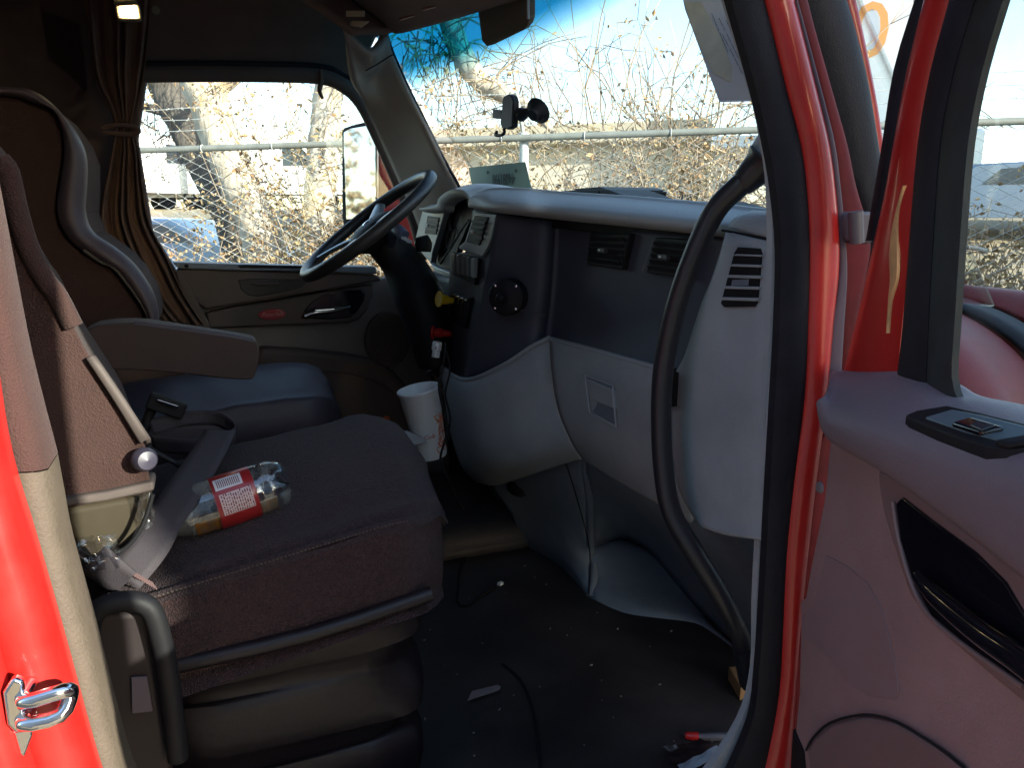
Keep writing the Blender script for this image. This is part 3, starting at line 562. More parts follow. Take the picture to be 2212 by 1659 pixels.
# hood and cowl
def hoodrow(x, top, half, dz=0):
    q = []
    for i in range(17):
        t = math.pi * i / 16; c_, s_ = math.cos(t), math.sin(t)
        q.append(V((x, 1.85 - half * (abs(c_) ** .45) * (1 if c_ > 0 else -1), 1.15 + (top - 1.15) * abs(s_) ** .42)))
    return q
HOODSH = mat('hood_red_shaded', (.17, .012, .013), .45, spec=.3, var=.2, vscale=6)  # truck red darkened to put the hood's shade into its colour
def hood(rows, nm, m): return MB().grid([smooth(r, 3) for r in rows]).build(nm, m, cab, solid=.01)
hood([hoodrow(1.18, 2.07, .98), hoodrow(1.35, 2.05, .97), hoodrow(1.50, 2.04, .96)], 'cowl', HOODSH)
hood([hoodrow(1.52, 2.045, .968), hoodrow(1.62, 2.04, .966)], 'hood_seal', RUBBER)
hood([hoodrow(1.64, 2.045, .965), hoodrow(2.2, 2.0, .93), hoodrow(2.8, 1.93, .86), hoodrow(3.3, 1.8, .72), hoodrow(3.4, 1.5, .66)], 'hood', HOODSH)

# ---- dome lamp
lp = V(at(275, 22, 'Y', 2.62)); dl = thing('dome_lamp', 'lit warm reading lamp on the headliner above the curtain', 'lamp', lp)
q = [z1(680, 25), z1(830, 15), z1(848, 118), z1(700, 115)]; MB().prism(P(q, 'Y', 2.61), (0, .03, 0)).build('housing', LAMPB, dl, bevel=.006)
q = [z1(705, 35), z1(812, 28), z1(826, 100), z1(715, 98)]; MB().prism(P(q, 'Y', 2.604), (0, .012, 0)).build('lens', LAMP, dl, bevel=.004)
MB().lathe([(0, 0), (.012, 0), (.012, .01), (0, .01)], at(*z1(930, 62), 'Y', 2.8), (0, -1, 0), 12).build('switch', LAMPB, dl)
MB().box(at(*z1(765, 60), 'Y', 2.73) , (.03, .105, .012)).build('mount', LAMPB, dl, bevel=.004)

# ---- curtain
ct = thing('tied_curtain', 'brown pleated curtain tied back at the rear edge of the driver window', 'curtain', at(300, 690, 'Y', 2.74))
rows = []
prof = [(-60, 180, 330), (60, 190, 322), (165, 205, 310), (230, 235, 296), (272, 248, 287), (330, 240, 300), (400, 225, 308), (480, 215, 322), (560, 235, 362), (640, 280, 400), (700, 330, 440)]
for i, (yy, xl, xr) in enumerate(prof):
    amp = .012 if i in (3, 4) else .026
    rows.append([at(xl + (xr - xl) * j / 44, yy, 'Y', 2.73) + V((0, amp * (.65 + .5 * math.sin(j * .31 + i * .2)) * math.sin(j * .78 + 1.3 * math.sin(j * .29) + i * .12) + .004 * math.sin(j * 2.3 + i * 1.7), 0)) for j in range(45)])
cols = list(zip(*rows)); cols = [smooth(list(c_), 4) for c_ in cols]; MB().grid(list(zip(*cols))).build('cloth', CURT, ct, solid=.003)
MB().tube(P([(225, 278), (250, 270), (290, 274), (300, 283), (285, 290), (250, 288), (225, 285)], 'Y', 2.695), .007, 8, k=3, closed=True).build('tie_band', CURT, ct)
tl_ = MB().tube([at(692, 150, 'Y', 2.80), at(694, 175, 'Y', 2.80), at(690, 195, 'Y', 2.79), at(697, 212, 'Y', 2.80)], [.004, .009, .005], 8, k=3).build('pull_cord', CURT, ct)

# ---- driver side mirror outside
mc = at(782, 370, 'D', 3.25); mn = V((-.72, -.69, .02)).normalized()
dm = thing('side_mirror', 'tall black truck mirror reflecting trees outside the driver window', 'mirror', mc - V((0, 0, .25)))
q = [atp(x, y, mc, mn) for x, y in (z2(1542, 500), z2(1560, 470), z2(1600, 455), z2(1700, 430), z2(1830, 425), z2(1832, 1180), z2(1560, 1180), z2(1545, 1100))]
MB().prism(q, mn * -.09).build('housing', BLACK, dm, bevel=.012)
q = [atp(x, y, mc + mn * .004, mn) for x, y in (z2(1562, 505), z2(1600, 480), z2(1780, 450), z2(1784, 990), z2(1782, 1090), z2(1580, 1110))]
MB().prism(q, mn * -.003).build('mirror_glass', MIRR, dm, sm=False)
MB().tube([mc + V((.03, 0, .30)), mc + V((.15, -.06, .33)), at(880, 300, 'Y', YF + .12)], .018, 10, k=3).tube([mc + V((.03, 0, -.2)), mc + V((.2, -.1, -.25)), at(900, 560, 'Y', YF + .12)], .018, 10, k=3).build('bracket', BLACK, dm)

# ---- driver door
dd = thing('driver_door', 'taupe driver door trim with chrome pull handle, red oval badge and speaker', 'door', (.3, YF, 1.25))
YD = 2.80
slab('lower_panel', [(395, 640), (830, 600), (912, 560), (960, 700), (990, 900), (980, 1180), (380, 1180), (400, 800)], 'Y', YD + .02, (0, .05, 0), TRIM, dd, bevel=.015)
slab('window_ledge', [(372, 566), (500, 570), (660, 574), (812, 576), (815, 592), (660, 586), (500, 584), (385, 580)], 'Y', YD - .055, (0, .10, 0), mat('ledge_vinyl', (.24, .27, .31), .42, bump=.3, bscale=600, var=.06), dd, bevel=.005)
slab('ledge_slot', [w3(420, 172), w3(500, 165), w3(1020, 175), w3(1030, 196), w3(450, 196)], 'Y', YD - .0575, (0, .01, 0), BLACK, dd, bevel=.001)
slab('upper_panel', [(380, 580), (500, 584), (660, 588), (815, 594), (826, 606), (760, 616), (690, 630), (600, 643), (520, 655), (445, 668), (400, 640)], 'Y', YD - .045, (0, .08, 0), DTRIM, dd, bevel=.008)
slab('grip_pocket', [w3(430, 300), w3(560, 292), w3(1010, 300), w3(1055, 320), w3(1010, 370), w3(900, 400), w3(600, 455), w3(520, 440), w3(455, 390)], 'Y', YD - .048, (0, .02, 0), mat('pocket_dark', (.05, .04, .036), .6), dd, bevel=.003, k=1)
slab('grip_lip', [w3(540, 330), w3(800, 320), w3(815, 335), w3(790, 352), w3(600, 356)], 'Y', YD - .056, (0, .012, 0), DTRIM, dd, bevel=.004)
slab('accent_panel', [w3(140, 600), w3(400, 545), w3(800, 482), w3(1200, 412), w3(1660, 345), w3(1655, 450), w3(1600, 580), w3(1530, 660), w3(1430, 692), w3(900, 715), w3(150, 745)], 'Y', YD - .025, (0, .06, 0), DTRIM, dd, bevel=.008)
hc = [w3(1015, 640), w3(1050, 570), w3(1110, 500), w3(1230, 430), w3(1400, 400), w3(1540, 392), w3(1575, 430), w3(1560, 500), w3(1500, 590), w3(1440, 635), w3(1250, 655)]
slab('handle_bezel', [(1.0 * x + (x - 733) * .05, y + (y - 645) * .06) for x, y in hc], 'Y', YD - .031, (0, .012, 0), BLACK, dd, bevel=.004)
slab('handle_cup', hc, 'Y', YD - .034, (0, .012, 0), GLOSSB, dd, bevel=.002)
MB().tube(P([w3(1030, 632), w3(1120, 600), w3(1300, 580), w3(1450, 545)], 'Y', YD - .045), [.012, .013, .010, .005], 10, k=4).build('door_handle', mat('dark_chrome', (.35, .35, .38), .12, metal=1), dd)
MB().tube(P([w3(1125, 580), w3(1300, 568)], 'Y', YD - .055), .005, 8).build('handle_cap', CHROME, dd)
bcx, bcy = w3(738, 617); bc_ = at(bcx, bcy, 'Y', YD - .03)
bad = MB().prism([bc_ + V((.046 * math.cos(i * math.pi / 12), 0, .019 * math.sin(i * math.pi / 12))) for i in range(24)], (0, .008, 0)).build('badge', mat('badge_red', (.45, .02, .03), .3, coat=.4), dd, bevel=.003)
text('badge_script', 'Peterbilt', .021, frame(bc_ + V((0, -.002, 0)), (1, 0, .03), (0, 0, 1)), mat('badge_line', (.75, .25, .22), .3), dd, shear=.4, depth=.0008)
sc = at(*w3(1790, 850), 'Y', YD - .0)
spk = MB().prism([sc + V((.085 * math.cos(a_), 0, .105 * math.sin(a_))) for a_ in [i * math.pi / 14 for i in range(28)]], (0, .04, 0)).build('speaker', DTRIM, dd, bevel=.006)
mb = MB()
for i in range(-4, 5):
    for j in range(-5, 6):
        cx_, cz_ = (i + (.5 if j % 2 else 0)) * .0165, j * .0165
        if (cx_ / .078) ** 2 + (cz_ / .096) ** 2 < .9: mb.tube([sc + V((cx_ + .0085 * math.cos(k_ * math.pi / 3), -.002, cz_ + .0085 * math.sin(k_ * math.pi / 3))) for k_ in range(6)], .0013, 4, closed=True)
mb.build('grille', mat('grille_line', (.14, .115, .10), .5), spk)
pk = [w3(620, 920), w3(1000, 945), w3(1400, 985), w3(1640, 1030), w3(1850, 1140), w3(1960, 1260), w3(2050, 1500), w3(2050, 1900), w3(500, 1900)]
slab('map_pocket', pk, 'Y', YD - .05, (0, .09, 0), DTRIM, dd, bevel=.02)
MB().tube(smooth(P([w3(1000, 1120), w3(1300, 1130), w3(1500, 1160), w3(1700, 1230), w3(1850, 1330)], 'Y', YD - .052), 4), .006, 8).build('pocket_lip', DTRIM, dd)
slab('rear_edge', [(378, 585), (392, 582), (452, 700), (470, 800), (440, 800)], 'Y', YD - .06, (0, .05, 0), DTRIM, dd, bevel=.006)
MB().lathe([(0, 0), (.006, 0), (.007, .004), (0, .005)], at(403, 575, 'Y', YD - .06), (0, -1, .3), 10).build('lock_knob', BLACK, dd)
tag(slab('reflector', [w3(1730, 1580), w3(1765, 1540), w3(1810, 1550), w3(1800, 1590), w3(1740, 1600)], 'Y', 2.66, (0, .01, 0), ORANGE, dd, bevel=.003), 'small orange reflector')

# ================================================================== DASHBOARD
da = thing('dashboard', 'grey and charcoal truck dashboard with padded top, vents and glove box', 'dashboard', (.8, 1.6, 1.5))
X_ = lambda p, x: at(p[0], p[1], 'X', x)
cols = [[(1018, 446, .655), (1014, 438, .645), (1024, 424, .655)], [(1048, 451, .645), (1045, 441, .635), (1048, 416, .66)], [(1075, 457, .65), (1072, 442, .64), (1078, 413, .68)], [(1130, 463, .69), (1130, 447, .67), (1130, 415, .71)], [(1200, 471, .745), (1200, 455, .725), (1200, 422, .77)],
        [(1350, 486, .78), (1350, 468, .76), (1350, 433, .81)], [(1500, 501, .795), (1500, 482, .775), (1500, 447, .83)], [(1600, 512, .795), (1600, 495, .775), (1600, 458, .84)], [(1690, 520, .79), (1690, 502, .775), (1690, 468, .84)]]
rows = [[X_(c[i], c[i][2]) for c in cols] for i in range(3)]
rows.insert(0, [p + V((.05, 0, .004)) for p in rows[0]])
rows.append([p + V((.06, 0, .002)) for p in rows[-1]]); rows.append([p + V((.40, .0, -.06)) for p in rows[-1]])
patch('top_pad', rows, PAD, da, solid=.006)
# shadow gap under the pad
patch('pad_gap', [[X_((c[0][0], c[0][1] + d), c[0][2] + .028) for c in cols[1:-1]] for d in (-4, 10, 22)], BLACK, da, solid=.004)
fc = [[(1074, 462, .662), (1060, 555, .655), (1041, 650, .645), (1020, 740, .632), (1002, 822, .626)],
      [(1130, 470, .712), (1120, 560, .705), (1106, 650, .698), (1090, 730, .688), (1080, 796, .678)],
      [(1180, 476, .752), (1176, 560, .75), (1168, 645, .748), (1160, 705, .745), (1152, 752, .735)],
      [(1215, 482, .796), (1212, 560, .796), (1206, 645, .796), (1200, 700, .794), (1196, 742, .785)],
      [(1350, 496, .812), (1350, 560, .812), (1348, 645, .812), (1345, 715, .808), (1340, 785, .79)],
      [(1500, 508, .822), (1495, 575, .822), (1485, 660, .822), (1475, 740, .815), (1468, 822, .80)],
      [(1620, 518, .83), (1615, 575, .83), (1600, 660, .83), (1590, 740, .825), (1580, 822, .82)]]
patch('face_panel', [[X_(c[i], c[i][2]) for c in fc] for i in range(5)], NAVY, da, solid=.01)
MB().tube(smooth([X_(p, p[2] - .006) for p in [(1064, 660, .647 + .02), (1120, 668, .70), (1178, 682, .752)]], 4), .0016, 6).build('face_crease', NAVY, da)
# bolster and glove box
bc_ = [[(945, 784, .65), (960, 836, .63), (972, 915, .63), (998, 1002, .65), (1031, 1039, .71)],
       [(1001, 820, .622), (1008, 850, .615), (1024, 920, .62), (1050, 1000, .645), (1068, 1045, .71)],
       [(1080, 793, .672), (1085, 830, .665), (1100, 920, .67), (1120, 990, .69), (1140, 1025, .74)],
       [(1150, 748, .73), (1155, 800, .725), (1165, 880, .73), (1190, 960, .75), (1210, 1002, .79)],
       [(1188, 729, .772), (1192, 800, .765), (1205, 880, .768), (1235, 955, .785), (1258, 989, .815)]]
patch('knee_bolster', [[X_(c[i], c[i][2]) for c in bc_] for i in range(5)], GREY, da, k=6, solid=.01)
MB().tube(smooth([X_(c[0], c[0][2] - .004) for c in bc_], 6), .006, 8).build('bolster_lip', GREY, da)
gb = [[(1191, 733, .768), (1195, 800, .76), (1208, 880, .763), (1238, 953, .78), (1262, 990, .81)],
      [(1300, 762, .778), (1300, 820, .77), (1305, 900, .77), (1320, 980, .785), (1335, 1037, .82)],
      [(1400, 790, .785), (1400, 850, .777), (1405, 930, .777), (1415, 1020, .79), (1425, 1087, .82)],
      [(1490, 815, .80), (1490, 870, .80), (1490, 950, .80), (1492, 1060, .81), (1496, 1127, .84)]]
gbx = patch('glove_box', [[X_(c[i], c[i][2]) for c in gb] for i in range(5)], GREY, da, k=6, solid=.01)
MB().tube(smooth([X_(c, c[2] - .002) for c in gb[0]], 6), .0028, 6).build('glove_box_seam', BLACK, da)
MB().tube(smooth([X_(c[0], c[0][2] - .0) for c in gb], 6), .007, 8).build('glove_box_lip', GREY, da)
hq = [y5(1570, 125), y5(1830, 230), y5(1860, 560), y5(1610, 400)]; hx = .757
slab('latch_cup', [(1266, 812), (1322, 836), (1329, 918), (1275, 888)], 'X', hx + .006, (.01, 0, 0), KICK, gbx, bevel=.003)
slab('latch_flap', [(1269, 818), (1322, 841), (1325, 884), (1273, 862)], 'X', hx, (.012, 0, 0), GREY, gbx, bevel=.003)
MB().tube([X_(p, hx + .002) for p in ((1264, 810), (1324, 834), (1331, 922), (1274, 892))], .0022, 6, closed=True, k=1).build('latch_rim', mat('rim_grey', (.38, .40, .42), .4), gbx)
# lower panels
kr0 = [(1050, 1040, .73), (1120, 1020, .765), (1200, 1000, .80), (1262, 985, .825), (1340, 1035, .835), (1425, 1082, .845), (1500, 1130, .86), (1580, 1155, .86), (1660, 1165, .84)]
kr2 = [(1128, 1172), (1150, 1185), (1215, 1225), (1275, 1290), (1345, 1322), (1420, 1334), (1500, 1345), (1590, 1405), (1670, 1470)]
r0 = [X_(p, p[2]) for p in kr0]; r2 = [at(*p, 'Z', FLOOR) for p in kr2]
ml = [r0[i].lerp(r2[i], .5) + V((.015, 0, 0)) for i in range(3)] + [X_((1276, 1188), .94)]
patch('kick_panel', [[p + V((.05, 0, .05)) for p in r0[:4]], r0[:4], ml, r2[:4], [p + V((.1, 0, -.1)) for p in r2[:4]]], KICK, da, k=3, solid=.008)
tl_ = [X_((1277, 1186), .945), X_((1340, 1163), 1.06), X_((1400, 1188), 1.12), X_((1460, 1258), 1.13), X_((1530, 1340), 1.14), X_((1592, 1402), 1.14), X_((1680, 1460), 1.12)]
u0 = [r0[3], r0[4], r0[5], r0[6], r0[6].lerp(r0[7], .5), r0[7], r0[8]]
patch('kick_panel', [[p + V((.05, 0, .05)) for p in u0], u0, [a_.lerp(b_, .5) + V((.01, 0, 0)) for a_, b_ in zip(u0, tl_)], tl_], KICK, da, k=3, solid=.008)
fl_ = [at(*p, 'Z', FLOOR) for p in ((1275, 1290), (1345, 1322), (1420, 1334), (1500, 1345), (1545, 1370), (1600, 1412), (1690, 1480))]
patch('toe_board', [tl_, [a_.lerp(b_, .5) + V((.012, 0, -.008)) for a_, b_ in zip(tl_, fl_)], fl_, [p + V((.05, 0, -.05)) for p in fl_]], KICK, da, k=3, solid=.008)
MB().tube([r0[3], r0[3].lerp(X_((1276, 1188), .943), .5) + V((.008, 0, 0)), X_((1276, 1188), .943), r2[3].lerp(X_((1276, 1188), .943), .5) + V((.012, 0, -.004)), r2[3]], .012, 10, k=3).build('kick_corner', KICK, da)
MB().tube(smooth([X_((1222, 1000), .80), X_((1250, 1090), .84), at(1274, 1190, 'X', .925), at(1272, 1285, 'Z', FLOOR + .01)], 4), .0018, 6).build('kick_seam', BLACK, da)
# end panel beside the door with the slotted outlet
ep = [[(1577, 500), (1620, 512), (1660, 520), (1690, 526)], [(1549, 592), (1600, 596), (1655, 600), (1688, 604)], [(1524, 654), (1585, 660), (1650, 665), (1686, 670)], [(1505, 712), (1570, 720), (1640, 730), (1684, 740)], [(1485, 775), (1560, 790), (1635, 800), (1682, 810)], [(1462, 830), (1545, 860), (1630, 880), (1676, 890)], [(1460, 960), (1540, 965), (1620, 970), (1668, 975)], [(1474, 1055), (1545, 1060), (1620, 1065), (1660, 1070)], [(1505, 1115), (1555, 1130), (1620, 1142), (1656, 1148)], [(1530, 1140), (1570, 1153), (1620, 1160), (1652, 1164)]]
epr = []
for r in ep:
    q = [X_(r[0], .79) + V((.05, 0, 0)), X_(r[0], .775), X_(r[0], .762)] + [X_(p, .755 - (.004 if 0 < i < 3 else 0)) for i, p in enumerate(r)]; epr.append(q)
epr.append([p + V((.06, 0, .01)) for p in epr[-1]])
patch('end_panel', epr, GREY, da, k=3, solid=.006)
MB().tube(smooth([X_(p, .752) for p in ((1560, 497), (1620, 508), (1680, 522))], 4), .002, 6).build('end_seam', BLACK, da)
patch('end_cap', [[X_(p, x) for p, x in (((1575, 492), .768), ((1620, 503), .756), ((1700, 520), .752))], [X_(p, x) for p, x in (((1590, 472), .768), ((1630, 482), .757), ((1700, 492), .754))], [X_(p, x) for p, x in (((1620, 460), .79), ((1650, 462), .78), ((1700, 466), .775))], [X_(p, .9) for p in ((1620, 456), (1650, 458), (1700, 462))]], GREY, da, k=3, solid=.006)
yl = [(615, 660, 975, 1140), (675, 730, 950, 1137), (750, 805, 925, 1130), (828, 882, 905, 1124), (905, 960, 880, 1118), (985, 1027, 865, 1110)]
o_ = slab('outlet_cavity', [y1(985, 612), y1(1130, 622), y1(1142, 660), y1(1112, 1000), y1(1095, 1027), y1(890, 1030), y1(866, 1005), y1(960, 650)], 'X', .7435, (.004, 0, 0), BLACK, da, bevel=.0)
for (a_, b_, l_, r_), (c_, d_, l2, r2_) in zip(yl[:-1], yl[1:]):
    slab('outlet_slat', [y1(l_ - 6, b_), y1(r_ + 4, b_ + 6), y1(r2_ + 4, c_ + 4), y1(l2 - 6, c_ - 4)], 'X', .7395, (.006, 0, 0), GREY, da, bevel=.001)
slab('outlet_shutter', [y1(945, 840), y1(1060, 835), y1(1055, 880), y1(938, 882)], 'X', .7425, (.002, 0, 0), KICK, da, bevel=0)
# face vents
def vent(px, x, nm):
    q = [X_(p, x) for p in px]; v_ = MB().prism(q, (.02, 0, 0)).build(nm, BLACK, da, bevel=.003)
    for k_ in range(1, 6):
        t = k_ / 6; a_ = q[0].lerp(q[3], t); b_ = q[1].lerp(q[2], t); c_ = (b_ - a_) * .07; MB().prism([a_ + c_ + V((-.004, 0, .004)), b_ - c_ + V((-.004, 0, .004)), b_ - c_ + V((.0, 0, -.004)), a_ + c_ + V((0, 0, -.004))], (-.003, 0, 0)).build('slat', mat('vent_slat', (.022, .022, .026), .5, spec=.25), v_, sm=False)
    c_ = sum(q, V((0, 0, 0))) / 4; MB().box(c_ + V((-.008, 0, 0)), (.006, .016, .005)).build('thumb_tab', mat('vent_tab', (.06, .06, .065), .35), v_, bevel=.002)
    MB().box(c_ + V((-.0145, .004, .001)), (.001, .003, .002)).build('tab_mark', WHITE, v_, sm=False)
vent([z8(1200, 512), z8(1475, 520), z8(1425, 770), z8(1175, 735)], .795, 'face_vent')
vent([y1(410, 545), y1(660, 560), y1(600, 830), y1(345, 790)], .80, 'face_vent')
for pq in ([z8(1195, 515), z8(1135, 715)], [y1(400, 558), y1(322, 785)]): MB().tube([X_(p, .803) for p in pq], .0016, 5).build('vent_trim', mat('vent_edge', (.16, .17, .19), .35), da)
# round ball mount plate
rc = X_(z8(622, 960), .668); rnm = V((-.62, -.78, .05)).normalized()
pm = MB().lathe([(0, .010), (.041, .010), (.0445, .007), (.045, .0), (.045, -.03)], rc, rnm, 28).build('ball_mount_plate', BLACK, da)
MB().lathe([(0, .045), (.008, .043), (.012, .036), (.013, .03), (.010, .02), (.008, .012)], rc + V((-.002, .008, -.002)), rnm, 18).build('ball', BLACK, pm)
rx = rnm.cross(V((0, 0, 1))).normalized(); ry = rx.cross(rnm)
for sx, sy in ((1, 1), (-1, 1), (1, -1), (-1, -1)): MB().lathe([(0, .0145), (.0032, .014), (.0042, .010)], rc + rx * sx * .026 + ry * sy * .027, rnm, 10).build('screw', CHROME, pm)
# driver's side stack
slab('stack_body', [(1020, 452), (1076, 462), (1060, 560), (1003, 822), (950, 790), (965, 640), (975, 545), (1003, 545), (1012, 520)], 'X', .672, (.10, 0, 0), NAVY, da, bevel=.004)
slab('stack_bezel', [w4(800, 380), w4(1032, 410), w4(985, 640), w4(940, 760), w4(880, 855), w4(640, 775), w4(640, 740), w4(700, 690)], 'X', .662, (.012, 0, 0), BEZEL, da, bevel=.004)
slab('stack_lip', [w4(775, 322), w4(1020, 350), w4(1015, 385), w4(790, 362)], 'X', .655, (.02, 0, 0), BEZEL, da, bevel=.004)
v_ = slab('stack_vent', [w4(800, 425), w4(945, 435), w4(850, 735), w4(712, 695)], 'X', .6585, (.005, 0, 0), BLACK, da, bevel=.002)
for k_ in range(3): slab('slat', [w4(775 - 12 * k_, 470 + 52 * k_), w4(915 - 14 * k_, 488 + 52 * k_), w4(905 - 14 * k_, 515 + 52 * k_), w4(770 - 12 * k_, 496 + 52 * k_)], 'X', .6515, (.008, 0, 0), mat('vent_slat', (.022, .022, .026), .5, spec=.25), v_, bevel=.001)
slab('slat', [w4(790, 645), w4(880, 655), w4(872, 675), w4(785, 664)], 'X', .6535, (.006, 0, 0), mat('vent_slat', (.022, .022, .026), .5, spec=.25), v_, bevel=.001)
MB().lathe([(0, 0), (.005, 0), (.005, .006), (0, .006)], X_(w4(790, 590), .652), (-1, 0, 0), 8).build('thumb_tab', WHITE, v_)
slab('switch_panel', [w4(560, 800), w4(840, 870), w4(800, 1150), w4(570, 1040)], 'X', .661, (.01, 0, 0), BLACK, da, bevel=.003)
for k_ in range(5):
    x0 = 560 + 50 * k_; y0 = 812 + 12 * k_; p0 = [w4(x0, y0 + 20), w4(x0 + 14, y0), w4(x0 + 40, y0 + 8), w4(x0 + 34, y0 + 40), w4(x0 + 28, y0 + 215), w4(x0 + 4, y0 + 200)]
    slab('rocker_switch', p0, 'X', .653 - .0008 * k_, (.012, 0, 0), mat('rocker_grey', (.13, .145, .15), .35) if k_ < 4 else BEZEL, da, bevel=.002)
slab('lower_bezel', [w4(330, 910), w4(400, 960), w4(560, 1020), w4(800, 1140), w4(770, 1290), w4(590, 1220), w4(560, 1080), w4(390, 1020)], 'X', .675, (.02, 0, 0), BEZEL, da, bevel=.004)
slab('valve_plate', [w4(560, 1225), w4(765, 1280), w4(700, 1605), w4(520, 1500)], 'X', .662, (.012, 0, 0), BLACK, da, bevel=.003)
for k_ in range(4):
    xx, yy = 575 + 42 * k_, 1245 + 18 * k_; MB().tube([X_(w4(*p), .652) for p in ((xx - 45, yy + 220), (xx - 20, yy + 40), (xx - 5, yy + 8), (xx + 28, yy + 10))], .0026, 6, k=3).build('guard_hoop', CHROME, da)
def knob(px0, px1, x, m, r, nm):
    a_ = X_(w4(*px0), x - .045); b_ = X_(w4(*px1), x)
    return MB().lathe([(0, 0), (r * 1.35, 0), (r * 1.42, .003), (r * 1.35, .006), (r * .85, .008), (r * .8, .028), (r * .6, .03), (r * .55, (b_ - a_).length)], a_, b_ - a_, 16).build(nm, m, da)
knob((425, 1292), (575, 1310), .655, YEL, .0165, 'yellow_brake_knob')
tag(knob((372, 1640), (560, 1660), .655, REDP, .017, 'red_brake_knob'), 'red push-pull brake knob')
# instrument cluster and driver vent
hb_ = [w4(262, 352), w4(440, 322), w4(468, 250), w4(560, 170), w4(640, 148), w4(740, 160), w4(800, 230), w4(790, 280)]
hin = [w4(290, 380), w4(470, 370), w4(500, 300), w4(570, 240), w4(640, 222), w4(730, 232), w4(775, 270), w4(770, 300)]
ro = [X_(p, .68) for p in hb_]; ri = [X_(p, .675) for p in hin]
patch('cluster_hood', [[p + V((.03, 0, -.004)) for p in ri], ri, [a_.lerp(b_, .5) + V((-.012, 0, .004)) for a_, b_ in zip(ro, ri)], ro, [p + V((.10, 0, .012)) for p in ro], [p + V((.45, .0, -.05)) for p in ro]], PAD, da, k=4, solid=.005)
slab('cluster_face', [w4(500, 300), w4(640, 225), w4(790, 260), w4(780, 420), w4(640, 740), w4(560, 980), w4(400, 960), w4(350, 930), w4(360, 820), w4(440, 560), w4(490, 380)], 'X', .735, (.02, 0, 0), BLACK, da, bevel=.003)
for k_, (gx, gy, gr) in enumerate(((600, 430, .045), (560, 640, .04), (470, 840, .03))):
    MB().lathe([(gr * .92, .0), (gr, .004), (gr, .0)], X_(w4(gx, gy), .728), (-1, 0, .25), 24).build('gauge_ring', mat('gauge_ring', (.10, .09, .09), .3), da)
slab('driver_bezel', [w4(262, 355), w4(455, 360), w4(490, 380), w4(440, 560), w4(360, 820), w4(345, 930), w4(170, 720), w4(210, 560)], 'X', .70, (.02, 0, 0), BEZEL, da, bevel=.004)
v_ = slab('driver_vent', [w4(310, 425), w4(432, 440), w4(400, 622), w4(280, 612)], 'X', .697, (.005, 0, 0), BLACK, da, bevel=.002)
for k_ in range(3): slab('slat', [w4(318 - 8 * k_, 455 + 50 * k_), w4(420 - 8 * k_, 468 + 50 * k_), w4(416 - 8 * k_, 484 + 50 * k_), w4(315 - 8 * k_, 470 + 50 * k_)], 'X', .692, (.006, 0, 0), mat('vent_slat', (.022, .022, .026), .5, spec=.25), v_, bevel=.001)
MB().lathe([(0, 0), (.005, 0), (.005, .006), (0, .006)], X_(w4(325, 528), .69), (-1, 0, 0), 8).build('thumb_tab', WHITE, v_)
MB().box((.86, 2.36, 1.72), (.10, .44, .30)).build('lower_dash', BLACK, da, bevel=.03)
MB().box((1.0, 1.5, 2.02), (.16, .55, .12)).build('dash_core', BLACK, da, sm=False)
MB().tube(smooth([X_(w4(740, 470), .668), X_(w4(640, 620), .685), X_(w4(560, 760), .69), X_(w4(440, 920), .70)], 4), .003, 6).build('cable', BLACK, da)
# cup holder shelf
slab('cup_shelf', [y5(230, 525), y5(350, 512), y5(480, 575), y5(480, 590), y5(410, 608), y5(360, 615), y5(300, 600)], 'Y', 1.80, (0, .008, 0), GREY, da, bevel=.002)
MB().tube(smooth([at(*y5(350, 615), 'Y', 1.80), at(*y5(400, 650), 'Y', 1.8), at(*y5(440, 740), 'Y', 1.82)], 4), .006, 8).build('shelf_bracket', GREY, da)

# ---- grab bar
gp = [(1648, 350, .775), (1632, 372, .77), (1600, 398, .755), (1545, 455, .735), (1497, 555, .715), (1458, 670, .70), (1434, 790, .692), (1428, 900, .69), (1434, 1020, .692), (1452, 1110, .70), (1500, 1195, .725), (1555, 1285, .765), (1600, 1375, .81), (1622, 1450, .84)]
gr_ = thing('grab_bar', 'long curved black grab bar in front of the passenger end of the dash', 'grab bar', X_((1622, 1450), .84))
gpt = [X_(p, p[2]) for p in gp]; MB().tube(gpt, .0172, 20, k=5).build('bar', HANDLE, gr_)
MB().tube([gpt[0] + (gpt[0] - gpt[1]) * .6, gpt[0].lerp(gpt[1], .3), gpt[1].lerp(gpt[2], .6), gpt[1].lerp(gpt[2], .95)], [.030, .026, .021, .0185], 20, k=3).build('end_boot', HANDLE, gr_)
MB().lathe([(0, .012), (.026, .012), (.034, .006), (.036, -.02), (.036, -.04)], gpt[0] + V((.02, .01, .004)), (gpt[1] - gpt[0]), 20).build('mount_base', GREY, gr_)
MB().tube([gpt[-2].lerp(gpt[-1], .3), gpt[-1] + (gpt[-1] - gpt[-2]) * .3], [.02, .026], 18).build('lower_boot', HANDLE, gr_)
MB().tube([X_((1448, 800), .735), X_((1450, 850), .735)], .004, 8).box(X_((1470, 835), .77), (.03, .02, .03)).build('bar_bracket', BLACK, gr_)

